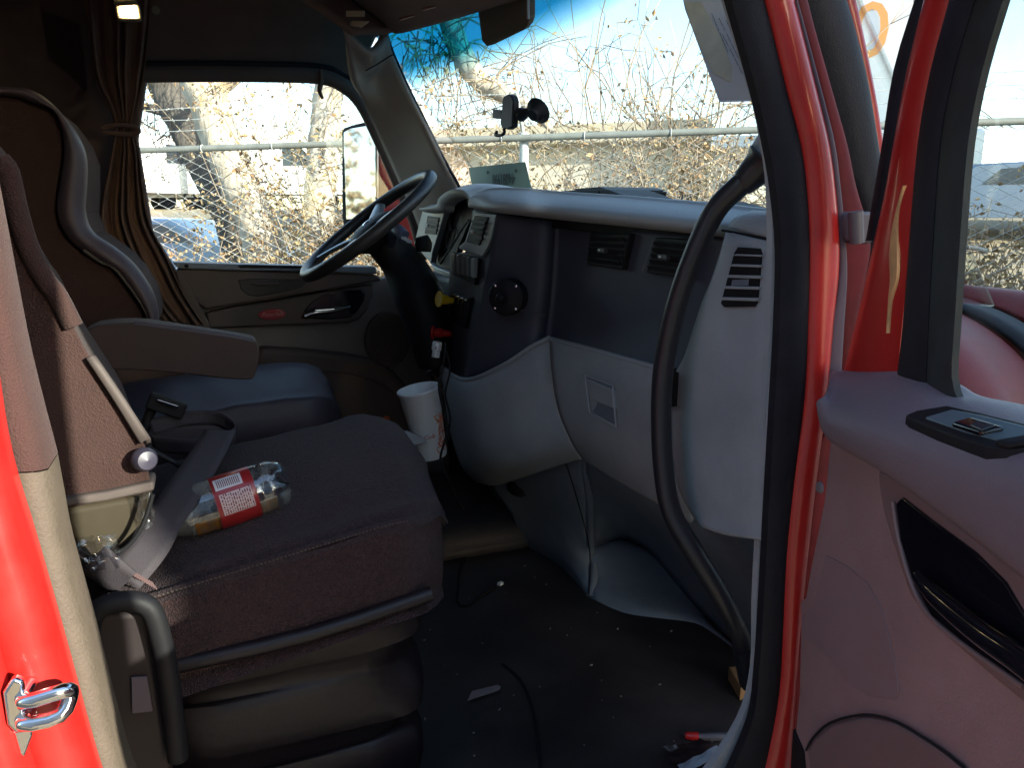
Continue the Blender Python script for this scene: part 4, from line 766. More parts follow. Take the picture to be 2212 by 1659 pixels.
# ---- steering wheel
wc = at(795, 486, 'D', 2.27); al = R(38); wp_ = V((math.cos(al), 0, math.sin(al))); wy = V((0, 1, 0)); wa = wp_.cross(wy).normalized()
if wa.z < 0: wa = -wa
sw = thing('steering_wheel', 'black steering wheel with silver spokes in front of the driver window', 'steering wheel', wc - wa * .25)
RW = .232
MB().tube([wc + (wp_ * math.cos(a_) + wy * math.sin(a_)) * RW for a_ in [i * math.pi / 32 for i in range(64)]], .0190, 16, closed=True).build('rim', mat('wheel_leather', (.028, .027, .028), .36, bump=.3, bscale=500, var=.15), sw)
hb2 = wc - wa * .018
MB().lathe([(0, .028), (.05, .024), (.075, .012), (.082, -.005), (.075, -.03), (.05, -.05)], hb2, wa, 28).build('hub', BLACK, sw)
MB().lathe([(0, .006), (.012, .005), (.016, .0)], hb2 + wa * .024, wa, 18).build('hub_badge', CHROME, sw)
SIL = mat('silver_spoke', (.42, .46, .47), .32, metal=.4)
for a_ in (R(62), R(298), R(222), R(138)):
    d_ = wp_ * math.cos(a_) + wy * math.sin(a_)
    MB().tube([hb2 + d_ * .06, hb2 + d_ * .13 + wa * .012, wc + d_ * (RW - .004)], [.026, .018, .015], 10, k=3, flat=.4).build('spoke', SIL, sw)
cl_ = [hb2 - wa * .02, hb2 - wa * .12 + V((.01, 0, 0)), at(905, 640, 'Y', 2.26), at(930, 720, 'Y', 2.24), at(938, 790, 'Y', 2.24)]
MB().tube(cl_, [.05, .062, .075, .07, .05], 18, k=4).build('column_shroud', BLACK, sw)
MB().tube(P([w4(250, 640), w4(270, 720), w4(270, 800)], 'Y', 2.22), [.018, .026, .022], 14, k=3).build('signal_pod', BLACK, sw)
MB().tube([hb2 - wa * .08, at(*w4(-20, 580), 'Y', 2.2), at(*w4(60, 640), 'Y', 2.16)], [.014, .018, .02], 12, k=3).build('stalk', mat('stalk_blue', (.08, .10, .16), .35), sw)
for k_ in range(3): MB().box(at(*w4(60 + 30 * k_, 655 + 20 * k_), 'Y', 2.15), (.008, .006, .004)).build('stalk_button', mat('stalk_button', (.20, .24, .28), .4), sw, bevel=.001)
MB().tube(P([(930, 800), (960, 860), (962, 900)], 'Y', 2.26), .012, 10, k=3).build('column_boot', BLACK, sw)

# ---- sun visor
vq = [X_(p, .66 + .0) for p in ((1024, -60), (1031, 20), (1040, 90), (1050, 101), (1064, 97), (1128, 66), (1137, 56), (1141, 40), (1140, -60))]
sv = thing('sun_visor', 'dark padded sun visor hanging down at the top of the windshield', 'visor', vq[3])
MB().prism(vq, (.018, 0, .01)).build('pad', mat('visor_vinyl', (.075, .062, .050), .75, bump=.3, bscale=500, var=.1), sv, bevel=.006, seg=3)
MB().tube([vq[0] + V((.008, 0, .01)), vq[-1] + V((.008, -.02, .01))], .006, 8).build('rod', BLACK, sv)
MB().tube([vq[-2] + V((.0, 0, 0)), vq[-1]], .003, 6).build('edge_piping', mat('visor_edge', (.25, .25, .27), .4), sv)

# ---- phone holder stuck to the glass
ph0 = X_(z3(1040, 790), .84); pn = thing('phone_holder', 'black clamp phone holder with suction cup on the windshield', 'phone holder', X_(z3(1260, 770), .90))
slab('cradle', [z3(1015, 665), z3(1045, 652), z3(1068, 662), z3(1080, 700), z3(1078, 760), z3(1072, 880), z3(1040, 900), z3(1000, 890), z3(990, 850), z3(1000, 760), z3(1005, 690)], 'X', .84, (.02, 0, 0), BLACK, pn, bevel=.004)
slab('clamp_arm', [z3(938, 758), z3(1000, 762), z3(998, 828), z3(934, 820)], 'X', .842, (.015, 0, 0), BLACK, pn, bevel=.003)
MB().tube([X_(z3(*p), .845) for p in ((1018, 895), (1020, 920), (1000, 938), (960, 938), (968, 915))], .005, 8, k=3).build('foot_hook', BLACK, pn)
MB().tube([X_(z3(1075, 785), .85), X_(z3(1110, 785), .86), X_(z3(1140, 795), .865), X_(z3(1180, 775), .87), X_(z3(1225, 760), .88)], [.010, .008, .020, .010, .012], 12, k=3).build('ball_arm', BLACK, pn)
sc_ = X_(z3(1255, 770), .885); MB().lathe([(0, -.03), (.016, -.028), (.02, -.012), (.036, -.002), (.037, .002), (.0, .003)], sc_, (.75, .35, .5), 24).build('suction_cup', BLACK, pn)
slab('release_tab', [z3(1270, 825), z3(1298, 815), z3(1290, 845), z3(1278, 848)], 'X', .885, (.006, 0, 0), BLACK, pn, bevel=.002)

# ---- sheet taped to the glass on the passenger side
dn_ = V((-.80, -.55, .22)).normalized(); d0 = at(1560, 120, 'Y', 1.08)
ds = thing('taped_document', 'grey document in a plastic sleeve taped to the passenger side of the windshield', 'document', atp(1590, 215, d0, dn_))
zq = zm(1700, 0, 5.925)
q = [atp(*p, d0, dn_) for p in ((1470, -25), (1480, 20), zq(650, 1515), zq(1200, 1500), zq(1240, 1500), zq(720, -60))]
MB().prism(q, dn_ * -.0012).build('sheet', PAPERB, ds, sm=False)
q = [atp(*p, d0 + dn_ * .001, dn_) for p in (zq(120, 20), zq(380, 20), zq(680, 560), zq(840, 1000), zq(820, 1230), zq(560, 1080), zq(300, 560))]
MB().prism(q, dn_ * -.0008).build('photo_print', mat('faded_print', (.42, .41, .32), .45, var=.12, vscale=30), ds, sm=False)
q = [atp(*p, d0 + dn_ * .0012, dn_) for p in (zq(-100, 1515 - 70), zq(640, 1515), zq(1190, 1500), zq(1200, 1480), zq(640, 1492))][1:]
MB().prism(q, dn_ * -.0004).build('sleeve_hem', mat('sleeve_edge', (.55, .58, .62), .3), ds, sm=False)
rnd = random.Random(5)
for (xa, ya, xb, yb) in ((730, 250, 820, 420), (650, 260, 1010, 1000), (540, 190, 780, 760), (700, 500, 1000, 1090), (820, 440, 900, 640)):
    L_ = math.hypot(xb - xa, yb - ya); mb = MB(); t = 0
    while t < L_:
        ln = rnd.uniform(8, 22); w_ = rnd.uniform(9, 15)
        if rnd.random() < .85:
            ux, uy = (xb - xa) / L_, (yb - ya) / L_; cx_, cy_ = xa + ux * t, ya + uy * t
            mb.prism([atp(*zq(*p), d0 + dn_ * .0016, dn_) for p in ((cx_ - uy * w_, cy_ + ux * w_), (cx_ + ux * ln * .7 - uy * w_, cy_ + uy * ln * .7 + ux * w_), (cx_ + ux * ln * .7, cy_ + uy * ln * .7), (cx_, cy_))], dn_ * -.0003)
        t += ln
    mb.build('print_line', mat('faded_ink', (.13, .14, .16), .8), ds, sm=False)

# ---- things on the dash top
gq = [X_(z3(*p), .92) for p in ((770, 1165), (1165, 1125), (1250, 1340), (830, 1370))]
gpn = thing('green_paper_reflection', 'windshield reflection of a green slip with upside down number, built as a standing sheet', 'paper', gq[2])
MB().prism([gq[0], gq[1], gq[2] + V((0, 0, -.06)), gq[3] + V((0, 0, -.06))], (.0012, 0, 0)).build('sheet', PAPERG, gpn, sm=False)  # sheet standing in for a slip mirrored in the windshield
right = (gq[1] - gq[0]).normalized(); upv = (gq[0] - gq[3]).normalized(); tcn = X_(z3(1010, 1243), .917)
text('number', '44081998', .050, frame(tcn, -right, -upv), INKG, gpn)
text('fine_print', '14/1', .016, frame(X_(z3(905, 1195), .917), -right, -upv), INKG, gpn)
text('fine_print', '08', .016, frame(X_(z3(1100, 1185), .917), -right, -upv), INKG, gpn)
bk = thing('black_binder', 'black binder lying on top of the dash', 'binder', X_((1290, 430), .95))
slab('cover', [z3(1400, 1340), z3(1410, 1328), z3(1560, 1318), z3(1680, 1325), z3(1665, 1372), z3(1400, 1362)], 'X', .93, (.20, 0, 0), BLACK, bk, bevel=.003)
slab('page_block', [z3(1500, 1312), z3(1680, 1298), z3(1740, 1318), z3(1690, 1332), z3(1520, 1326)], 'X', .935, (.17, 0, 0), mat('dark_pages', (.10, .11, .11), .7, var=.3, vscale=60), bk, bevel=.002)
slab('strap', [z3(1680, 1322), z3(1740, 1318), z3(1940, 1395), z3(1900, 1402), z3(1690, 1385)], 'X', .93, (.12, 0, 0), BLACK, bk, bevel=.004)
ck = thing('black_cloth', 'thin black folded cloth on the dash beside the grab bar', 'cloth', X_((1470, 446), .92))
slab('fold', [(1380, 444), (1420, 438), z4(540, 1398), z4(630, 1398), z4(800, 1448), (1525, 452), (1400, 450)], 'X', .90, (.14, 0, 0), BLACK, ck, bevel=.003)

# ================================================================== SEATS
def cushion(nm, m, parent, x0, x1, ya, yb, zs, h, crown=.035, lean=.0, nose=.07, n=22, side=.03):
    """upholstered block: zs = (z of top edge at rear, at front), crowned across and rolled over at the front"""
    rows = []
    for i in range(n + 1):
        t = i / n; x = x0 + (x1 - x0) * t; ztop = zs[0] + (zs[1] - zs[0]) * min(t * 1.15, 1); f = max(0, (t - .80) / .20); drop = nose * (1 - math.sqrt(max(0, 1 - f * f))); ins = .10 * f ** 3
        f2 = max(0, (t - .80) / .20); c2 = .080 * f2 ** 2.2; A, B = ya + c2, yb - c2 * 1.2; zt = ztop - drop; zb = min(ztop - h, zt - .03); e = .022 - .008 * f; q = []
        for y, z in ((A + .01, zb), (A - side * .35, zb + h * .3), (A - side * .3, zt - h * .35), (A, zt - e * 1.1), (A + e * .5, zt - e * .25), (A + e * 1.6, zt), (A + .10, zt + crown * .5), ((A + B) / 2 - .06, zt + crown), ((A + B) / 2 + .06, zt + crown), (B - .10, zt + crown * .6), (B - e, zt), (B, zt - e), (B + side * .3, zt - h * .4), (B, zb)): q.append(V((x, y, z + (.0035 * math.sin(38 * x + 9 * y + 2) * math.sin(11 * y + 14 * x) + .002 * math.sin(70 * y + 20 * x) * f if z > zt - e else 0))))
        rows.append(smooth(q, 3))
    mb = MB().grid(rows); nn = len(rows[0])
    mb.add(rows[0], [tuple(range(nn))]); mb.add(rows[-1], [tuple(range(nn))[::-1]])
    mb.add([r[0] for r in rows] + [r[-1] for r in rows], [(i, i + 1, n + 2 + i, n + 1 + i) for i in range(n)])
    return mb.build(nm, m, parent, weld=True)
ps = thing('passenger_seat', 'dark reddish brown cloth passenger seat nearest the camera with armrest and loose belt', 'seat', (.1, 1.35, FLOOR))
XS0, XS1, YS0, YS1 = -.16, .345, 1.10, 1.66; ZR, ZF = 1.70, 1.775
cushion('seat_cushion', FAB, ps, XS0, XS1, YS0, YS1, (ZR, ZF), .06, .055, nose=.055)
# side boxing below the seam
sb = []
for i in range(23):
    t = i / 22; x = XS0 - .01 + (XS1 - .005 - XS0) * t; f = max(0, (t - .80) / .20); c_ = .070 * f ** 2.2; zt = ZR + (ZF - ZR) * min(t * 1.15, 1) - .022 - .02 * f
    sb.append([V((x, YS0 + .05 + c_, zt - .005)), V((x, YS0 - .004 + c_, zt)), V((x, YS0 - .016 + c_, zt - .04)), V((x, YS0 - .020 + c_, zt - .09)), V((x, YS0 - .010 + c_, zt - .135)), V((x, YS0 + .015 + c_, zt - .155)), V((x, YS1 - .015 - c_, zt - .155)), V((x, YS1 - c_, zt - .08)), V((x, YS1 - .01 - c_, zt))])
sbs = [smooth(r, 3) for r in sb]; mb = MB().grid(sbs); nn = len(sbs[0]); mb.add(sbs[0], [tuple(range(nn))]); mb.add(sbs[-1], [tuple(range(nn))[::-1]]); mb.build('cushion_side', FABS, ps, weld=True)
# stitched seam: piping and single stitches
pa = [r[1] + V((0, -.002, .003)) for r in sb]
MB().tube(smooth(pa, 3), .0045, 8).build('seam_piping', FAB, ps)
mb = MB(); sp_ = smooth(pa, 8)
for i in range(0, len(sp_) - 2, 2): mb.tube([sp_[i] + V((0, -.005, -.001)), sp_[i + 1] + V((0, -.005, -.001))], .0013, 5)
mb.build('stitching', PIPE, ps, sm=False)
# base: vinyl covered suspension with folds
bs = []
for j, (z, o_) in enumerate(((1.60, .0), (1.575, -.010), (1.535, -.012), (1.53, -.004), (1.50, .006), (1.475, .010), (1.47, .002), (1.44, -.006), (1.405, -.008), (1.40, .0), (1.37, .010), (1.345, .012), (1.34, .002), (1.30, -.004), (1.25, .0), (1.20, .0))):
    q = []
    for i in range(40):
        a_ = 2 * math.pi * i / 40; c_, s_ = math.cos(a_), math.sin(a_); ex = .38
        wob = .004 * math.sin(3 * a_ + j * 1.3) + .003 * math.sin(7 * a_ + j)
        q.append(V((.085 + (.215 - o_ + wob) * abs(c_) ** ex * (1 if c_ > 0 else -1), 1.37 + (.245 - o_ + wob) * abs(s_) ** ex * (1 if s_ > 0 else -1), z + .012 * math.sin(a_ * 2 + j * .9) * (0 < j < 15))))
    bs.append(q)
cols = [smooth([r[i] for r in bs], 2) for i in range(40)]; MB().grid(list(zip(*cols)), True).build('suspension_cover', BELLOW, ps)
MB().tube([V((-.10, 1.085, 1.585)), V((.10, 1.075, 1.60)), V((.29, 1.085, 1.625))], .012, 10, k=3).build('base_rail', BELLOW, ps)
MB().tube(P([(195, 1540), (190, 1400), (205, 1325), (260, 1300), (320, 1310), (345, 1370), (365, 1470), (385, 1640)], 'Y', 1.0), .013, 12, k=4).build('side_arch', BLACK, ps)
slab('side_shield', [(195, 1330), (320, 1320), (375, 1680), (190, 1680)], 'Y', 1.015, (0, .03, 0), mat('shield_plastic', (.018, .011, .012), .6, var=.2), ps, bevel=.01)
slab('base_label', [(283, 1465), (318, 1463), (330, 1538), (285, 1543)], 'Y', 1.009, (0, .004, 0), mat('label_dull', (.10, .08, .10), .5), ps, bevel=.001)
# back: near side seen edge on
bp = [(-60, 250), (0, 342), (18, 368), (33, 434), (63, 537), (100, 604), (127, 640), (159, 705), (196, 774), (255, 865), (312, 955), (322, 1030), (330, 1062), (230, 1080), (120, 1096), (60, 1000), (-20, 760), (-160, 500), (-200, 300)]
bq = smooth(P(bp, 'Y', 1.10), 3, True)
MB().prism(bq, (-.065, .44, 0)).build('backrest', BACKF, ps, bevel=.018, seg=4)
MB().tube(smooth(P([(0, 345), (18, 370), (33, 436), (62, 536), (98, 604), (125, 640), (158, 705)], 'Y', 1.098), 3), .012, 10).build('back_piping', BACKF, ps)
patch('back_edge', [P([(188, 772), (250, 868), (304, 958)], 'Y', 1.092), P([(198, 770), (262, 862), (320, 948)], 'Y', 1.088), P([(204, 772), (270, 870), (322, 960)], 'Y', 1.10)], PIPE, ps, k=3, solid=.006)
slab('back_hem', [(105, 1082), (230, 1063), (332, 1040), (334, 1062), (230, 1085), (108, 1102)], 'Y', 1.088, (0, .05, 0), PIPE, ps, bevel=.005)
slab('recline_cover', [(120, 1100), (330, 1062), (300, 1180), (205, 1215), (170, 1200)], 'Y', 1.11, (0, .05, 0), mat('olive_plastic', (.045, .034, .018), .6, var=.15), ps, bevel=.012)
MB().lathe([(0, .018), (.012, .016), (.016, .008), (.016, 0)], at(310, 992, 'Y', 1.085), (.4, -1, .1), 16).build('recline_button', mat('pale_button', (.05, .045, .07), .4), ps)
# armrest on the inboard side
ar = [(180, 715), (285, 697), (400, 712), (500, 727), (545, 735), (558, 745), (560, 770), (552, 808), (540, 820), (480, 818), (400, 808), (300, 800), (190, 790)]
am = MB().prism(smooth(P(ar, 'Y', 1.64), 3, True), (0, .085, 0)).build('armrest', mat('armrest_vinyl', (.042, .024, .022), .7, bump=.4, bscale=500, var=.12, sheen=.04), ps, bevel=.012, seg=3)
MB().tube(smooth(P([(290, 699), (400, 713), (500, 728), (545, 737)], 'Y', 1.645), 4), .006, 8).build('armrest_piping', VINYL, am)
# lap belt lying over the cushion
def strap(pts, width, nm, m, parent, side=None):
    c = smooth([V(p) for p in pts], 6); rows = []
    for i, p in enumerate(c):
        t = (c[min(i + 1, len(c) - 1)] - c[max(i - 1, 0)]).normalized(); sd = V(side[0]).lerp(V(side[1]), i / (len(c) - 1)) if side else V((0, 0, 1)).cross(t); sd = (sd - t * sd.dot(t)).normalized()
        rows.append([p + sd * width * (k_ / 4 - .5) for k_ in range(5)])
    return MB().grid(rows).build(nm, m, parent, solid=.0022)
SURF = lambda x, y: ZR + (ZF - ZR) * min((x - XS0) / (XS1 - XS0) * 1.15, 1) + .055 * max(0, 1 - ((y - 1.38) / .26) ** 2)
sbt = thing('seat_belt', 'grey lap belt lying across the rear of the passenger cushion', 'seat belt', V((-.09, 1.09, 1.68)))
stp = [at(265, 1250, 'Y', 1.065), at(320, 1185, 'Y', 1.085), at(350, 1130, 'Y', 1.12), at(392, 1070, 'Y', 1.16), at(430, 1010, 'Y', 1.24), at(455, 970, 'Y', 1.30), at(475, 930, 'Y', 1.36)]
strap(stp, .052, 'webbing', WEB, sbt, ((.75, -.35, -.45), (.85, -.4, -.1)))
strap([at(200, 1205, 'Y', 1.06), at(235, 1235, 'Y', 1.055), at(270, 1262, 'Y', 1.05)], .05, 'sewn_end', WEB, sbt, ((.4, -.1, -.9), (.5, -.1, -.8)))
mb = MB()
for k_ in range(16): a_ = at(248 + 5.2 * k_, 1212 + 3.0 * k_, 'Y', 1.058); mb.tube([a_, a_ + V((.006, -.001, -.012))], .0012, 4)
mb.build('belt_stitching', mat('belt_thread', (.10, .055, .055), .8), sbt, sm=False)
strap([at(330, 960, 'Y', 1.46), at(400, 965, 'Y', 1.42), at(470, 958, 'Y', 1.45), at(508, 935, 'Y', 1.52), at(470, 905, 'Y', 1.58), at(400, 905, 'Y', 1.6), at(325, 925, 'Y', 1.6)], .03, 'belt_loop', WEB, sbt, ((.1, -.3, 1), (.1, .3, 1)))
MB().box(at(360, 876, 'Y', 1.60), (.035, .012, .016), Matrix.Rotation(R(-28), 3, 'Y').to_3x3() if False else Matrix.Rotation(R(25), 3, 'Y')).build('buckle', BLACK, sbt, bevel=.004)
MB().tube(P([(340, 868), (325, 890), (312, 930)], 'Y', 1.61), [.012, .010, .010], 10, k=3).build('buckle_stalk', BLACK, sbt)
MB().box(at(362, 872, 'Y', 1.585), (.020, .004, .003), Matrix.Rotation(R(25), 3, 'Y')).build('buckle_plate', CHROME, sbt, bevel=.001)
MB().tube(P([(318, 965), (350, 985), (385, 1005), (415, 1030)], 'Y', 1.30), .004, 8, k=3).build('cord', BLACK, sbt)
MB().tube(P([(330, 1068), (318, 1110), (300, 1150), (270, 1185), (235, 1200)], 'Y', 1.075), .003, 8, k=3).build('tether', BLACK, sbt)
wr = thing('plastic_wrapper', 'clear crumpled wrapper tucked behind the belt at the seat corner', 'wrapper', at(310, 1110, 'Y', 1.10))
FILM = glass_mat('clear_film', (.80, .80, .84), refl=.12, dust=.15); rnd = random.Random(11)
def crumple(mb, c, sx, sy, n=7):
    g_ = [[c + V(((i / n - .5) * sx + rnd.uniform(-.003, .003), .006 * math.sin(i * 1.1 + j * .6) + rnd.uniform(-.004, .004), (j / n - .5) * sy + rnd.uniform(-.006, .006))) for i in range(n + 1)] for j in range(n + 1)]; mb.grid(g_)
for c_, sx_, sy_ in ((at(208, 1200, 'Y', 1.05), .05, .045), (at(312, 1098, 'Y', 1.095), .02, .05)):
    mb = MB(); crumple(mb, c_, sx_, sy_, 9); mb.build('film', FILM, wr, sub=1)

# ---- driver seat
ds_ = thing('driver_seat', 'brown driver seat behind with curved backrest and pale side bolster', 'seat', (.05, 2.35, FLOOR))
cushion('seat_cushion', VINYL, ds_, -.25, .33, 2.11, 2.62, (1.70, 1.735), .14, .04, nose=.07)
MB().box((.03, 2.36, 1.40), (.22, .20, .20)).build('seat_base', BELLOW, ds_, bevel=.03)
outer = [z1(-40, 530), z1(140, 535), z1(250, 580), z1(360, 690), z1(440, 800), z1(490, 930), z1(492, 1100), z1(484, 1260), z1(535, 1390), z1(650, 1470), z1(740, 1540), z6(820, 440), z6(900, 570), z6(930, 680), z6(930, 760)]
inner = [z1(-40, 560), z1(110, 570), z1(210, 610), z1(320, 640), z1(375, 760), z1(392, 920), z1(365, 1090), z1(348, 1260), z1(400, 1400), z1(500, 1490), z1(600, 1560), z6(680, 410), z6(800, 560), z6(870, 670), z6(895, 760)]
back = inner + [z6(600, 900), z6(300, 900), z6(100, 500), z6(-200, 0), z1(-200, 600)]
MB().prism(P(back, 'Y', 2.14), (0, .42, 0)).build('backrest', BACKF, ds_, bevel=.015)
sb_ = [P(inner, 'Y', 2.125), [a_.lerp(b_, .5) + V((0, -.018, 0)) for a_, b_ in zip(P(inner, 'Y', 2.12), P(outer, 'Y', 2.12))], P(outer, 'Y', 2.13), [p + V((.0, .05, 0)) for p in P(outer, 'Y', 2.13)]]
patch('side_bolster', sb_, mat('bolster_vinyl', (.085, .060, .072), .55, bump=.3, bscale=500, var=.08), ds_, solid=.008)
MB().tube(smooth(P(inner[9:], 'Y', 2.115), 4), .005, 8).build('bolster_piping', PIPE, ds_)
MB().prism(P(outer[3:] + inner[::-1][:12], 'Y', 2.18), (0, .36, 0)).build('back_front', BACKF, ds_, sm=False)

# ================================================================== LOOSE THINGS IN THE CAB
# paper cup
cb = at(935, 985, 'Y', 1.85); ctop = at(904, 842, 'Y', 1.85); cax = (ctop - cb).normalized(); CH = (ctop - cb).length
cup = thing('paper_cup', 'large white paper cup with red script standing in the cup holder', 'cup', cb)
MB().lathe([(.0, .004), (.034, .004), (.036, 0), (.0375, .004), (.052, CH - .004), (.0545, CH - .002), (.0555, CH + .001), (.0545, CH + .004), (.052, CH + .003), (.0505, CH - .004), (.036, .008), (0, .008)], cb, cax, 48).build('cup_wall', CUPW, cup)
tocam = (CAM - cb); tocam = (tocam - cax * tocam.dot(cax)).normalized(); cside = cax.cross(tocam).normalized()
def oncup(dx, h, lift=.0006):
    r_ = .0375 + (.052 - .0375) * h / CH + lift; a_ = dx / r_; return cb + cax * h + (tocam * math.cos(a_) + cside * math.sin(a_)) * r_
text('cup_script', 'Coca-Cola', .0165, None, COLA, cup, shear=.45, depth=0, warp=lambda c: oncup(c.x - .020, .066 + c.y))
rnd = random.Random(2); mb = MB()
for k_ in range(26):
    x0, h0 = rnd.uniform(.024, .05), rnd.uniform(.015, .10); pts = [oncup(x0 + .010 * math.sin(j * .9 + k_) , h0 + .006 * j + .004 * math.cos(j * 1.7 + k_), .001) for j in range(4)]
    mb.tube(pts, .0012, 4, k=3)
mb.build('cup_pattern', PINK, cup, sm=False)
ch = thing('wall_charger', 'white plug with red collar hanging from the brake valve', 'charger', at(942, 772, 'Y', 1.98))
a_ = at(945, 738, 'Y', 1.96); b_ = at(941, 772, 'Y', 1.96)
MB().lathe([(0, 0), (.011, 0), (.013, .004), (.013, .022), (.0105, .024), (.0105, .042), (0, .042)], a_, b_ - a_, 16).build('plug_body', WHITE, ch)
MB().lathe([(0, 0), (.002, 0), (.002, .002), (0, .002)], at(941, 752, 'Y', 1.94), (0, -1, 0), 8).build('plug_mark', BLACK, ch)
cc = thing('charging_cable', 'thin black cable hanging from the dash past the cup to the floor', 'cable', at(985, 1060, 'Y', 1.78))
MB().tube(P([(962, 740), (958, 790), (948, 830), (956, 880), (966, 930), (952, 985), (958, 1010), (978, 1055), (1000, 1100)], 'Y', 1.77), .0032, 8, k=5).build('wire', BLACK, cc)
MB().tube(P([(965, 760), (972, 800), (962, 850), (972, 900), (968, 950)], 'Y', 1.80), .0025, 8, k=5).build('second_wire', BLACK, cc)
# bottle
b0 = at(612, 1040, 'Y', 1.20); b1 = at(438, 1098, 'Y', 1.185); ba = (b1 - b0).normalized()
SZ = 1.0; bo = thing('plastic_bottle', 'clear plastic soda bottle with red label lying on the passenger seat', 'bottle', b0 - V((0, 0, .04)))
prof = [(.012, .010), (.020, .002), (.028, -.004), (.034, .002), (.0385, .014), (.040, .03), (.0385, .034), (.040, .04), (.040, .105), (.0385, .11), (.040, .116), (.036, .15), (.024, .185), (.0135, .205), (.0125, .23)]
nb = 40; x_ = ba.orthogonal().normalized(); y_ = ba.cross(x_); rows = []
for i, (r_, h_) in enumerate(prof):
    rows.append([b0 + ba * (h_ - (0 if i > 3 else .0)) + (x_ * math.cos(2 * math.pi * j / nb) + y_ * math.sin(2 * math.pi * j / nb)) * r_ + ba * ((.012 * max(0, math.cos(5 * 2 * math.pi * j / nb)) * (1 if i in (1, 2, 3) else .3) if i < 4 else 0)) for j in range(nb)])
mb = MB().grid(rows, True); mb.add(rows[0], [tuple(range(nb))]); mb.build('bottle_wall', PETB, bo, solid=.0012)
def label_mat():
    m = bpy.data.materials.new('bottle_label'); m.use_nodes = True; n = m.node_tree; b = n.nodes['Principled BSDF']; b.inputs['Roughness'].default_value = .3
    tc = n.nodes.new('ShaderNodeTexCoord'); br = n.nodes.new('ShaderNodeTexBrick'); br.inputs['Scale'].default_value = 60; br.inputs['Color1'].default_value = (.25, .02, .02, 1); br.inputs['Color2'].default_value = (.55, .50, .50, 1); br.inputs['Mortar'].default_value = (.62, .55, .55, 1); br.inputs['Mortar Size'].default_value = .028
    br.inputs['Bias'].default_value = -.1; n.links.new(tc.outputs['Object'], br.inputs['Vector']); n.links.new(br.outputs[0], b.inputs['Base Color']); return m
MB().lathe([(.0402, .045), (.0406, .046), (.0406, .104), (.0402, .105)], b0, ba, 40).build('label', mat('label_red', (.30, .018, .02), .3, coat=.3), bo)
bt = (CAM - b0); bt = (bt - ba * bt.dot(ba)).normalized(); bsd = ba.cross(bt).normalized()
def onb(h, a_, r_=.0411): return b0 + ba * h + (bt * math.cos(a_) + bsd * math.sin(a_)) * r_
def lpatch(h0, h1, a0_, a1_, nm, m, r_=.0411):
    MB().grid([[onb(h0 + (h1 - h0) * i / 4, a0_ + (a1_ - a0_) * j / 10, r_) for j in range(11)] for i in range(5)]).build(nm, m, bo)
sgn = 1 if onb(.07, .5).z > onb(.07, -.5).z else -1
LP = mat('label_panel', (.58, .46, .47), .35); LW = mat('label_white', (.66, .68, .72), .35)
lpatch(.052, .098, sgn * -.55, sgn * .25, 'label_facts', LP); lpatch(.060, .100, sgn * .42, sgn * .95, 'label_barcode', LW)
mb = MB()
rnd = random.Random(21)
for k_ in range(13):
    h_ = .0535 + .0034 * k_; j0 = -.52
    while j0 < .18:
        ln = rnd.uniform(.03, .14); mb.grid([[onb(h_ + d_ * rnd.choice((.0012, .0018)), sgn * (j0 + ln * j / 3), .0414) for j in range(4)] for d_ in (0, 1)]); j0 += ln + rnd.uniform(.02, .06)
for k_ in range(12):
    h_ = .064 + .0028 * k_; mb.grid([[onb(h_ + d_ * .0012, sgn * (.5 + .04 * j), .0414) for j in range(10)] for d_ in (0, 1)])
mb.build('label_print', mat('label_ink', (.16, .02, .03), .5), bo, sm=False)
liq = MB(); rows = []
for h_ in (.02, .06, .10, .14): rows.append([b0 + ba * h_ + (bt * math.cos(a2) + bsd * math.sin(a2)) * .037 for a2 in [sgn * -R(30 + 120 * j / 10) for j in range(11)]])
liq.grid(rows).build('liquid', mat('amber_liquid', (.30, .13, .02), .1), bo, solid=.003)
MB().lathe([(.014, .205), (.0165, .207), (.0165, .212), (.014, .214), (.015, .216), (.015, .232), (0, .232)], b0, ba, 20).build('cap', mat('bottle_cap', (.20, .02, .02), .4), bo)
# floor litter
def onfloor(x, y, dz=.004): return at(x, y, 'Z', FLOOR + dz)
pc = thing('paper_scrap', 'pale folded paper scrap lying on the black floor', 'paper', onfloor(1046, 1498))
MB().prism([onfloor(*p) for p in (y6(1485, 1140), y6(1520, 1065), y6(1720, 1015), y6(1745, 1030), y6(1735, 1055), y6(1530, 1120))], (0, 0, .002)).build('scrap', mat('scrap_paper', (.30, .24, .24), .8, var=.1), pc, sm=False)
wb = thing('wood_block', 'small tan wooden block on the floor by the door sill', 'block', onfloor(1600, 1470))
wbt = [at(*p, 'Z', FLOOR + .035) for p in (y7(1398, 990), y7(1505, 985), y7(1590, 1080), y7(1480, 1130))]
MB().prism(wbt, (0, 0, -.033)).build('block', WOOD, wb, bevel=.003)
pe = thing('marker_pen', 'marker pen with red cap lying on the floor near the sill', 'pen', onfloor(1500, 1590))
pa_, pb_, pc_ = onfloor(*y7(1110, 1448), .008), onfloor(*y7(1200, 1455), .008), onfloor(*y7(1440, 1455), .008)
MB().tube([pa_, pa_.lerp(pb_, .2), pb_], [.005, .0075, .0085], 12).build('cap', REDP, pe)
MB().tube([pb_, pb_.lerp(pc_, .25), pb_.lerp(pc_, .3), pc_], [.006, .007, .008, .008], 12).build('barrel', mat('pen_grey', (.10, .10, .12), .4), pe)
us = thing('usb_cable', 'thin black cable with small plug curled on the dark floor', 'cable', onfloor(1060, 1270))
MB().tube([onfloor(*p) for p in (y5(855, 1200), y5(760, 1370), y5(705, 1480), y5(695, 1600), y5(690, 1700), y5(760, 1720), y5(880, 1640), y5(960, 1590))], .003, 8, k=4).build('wire', BLACK, us)
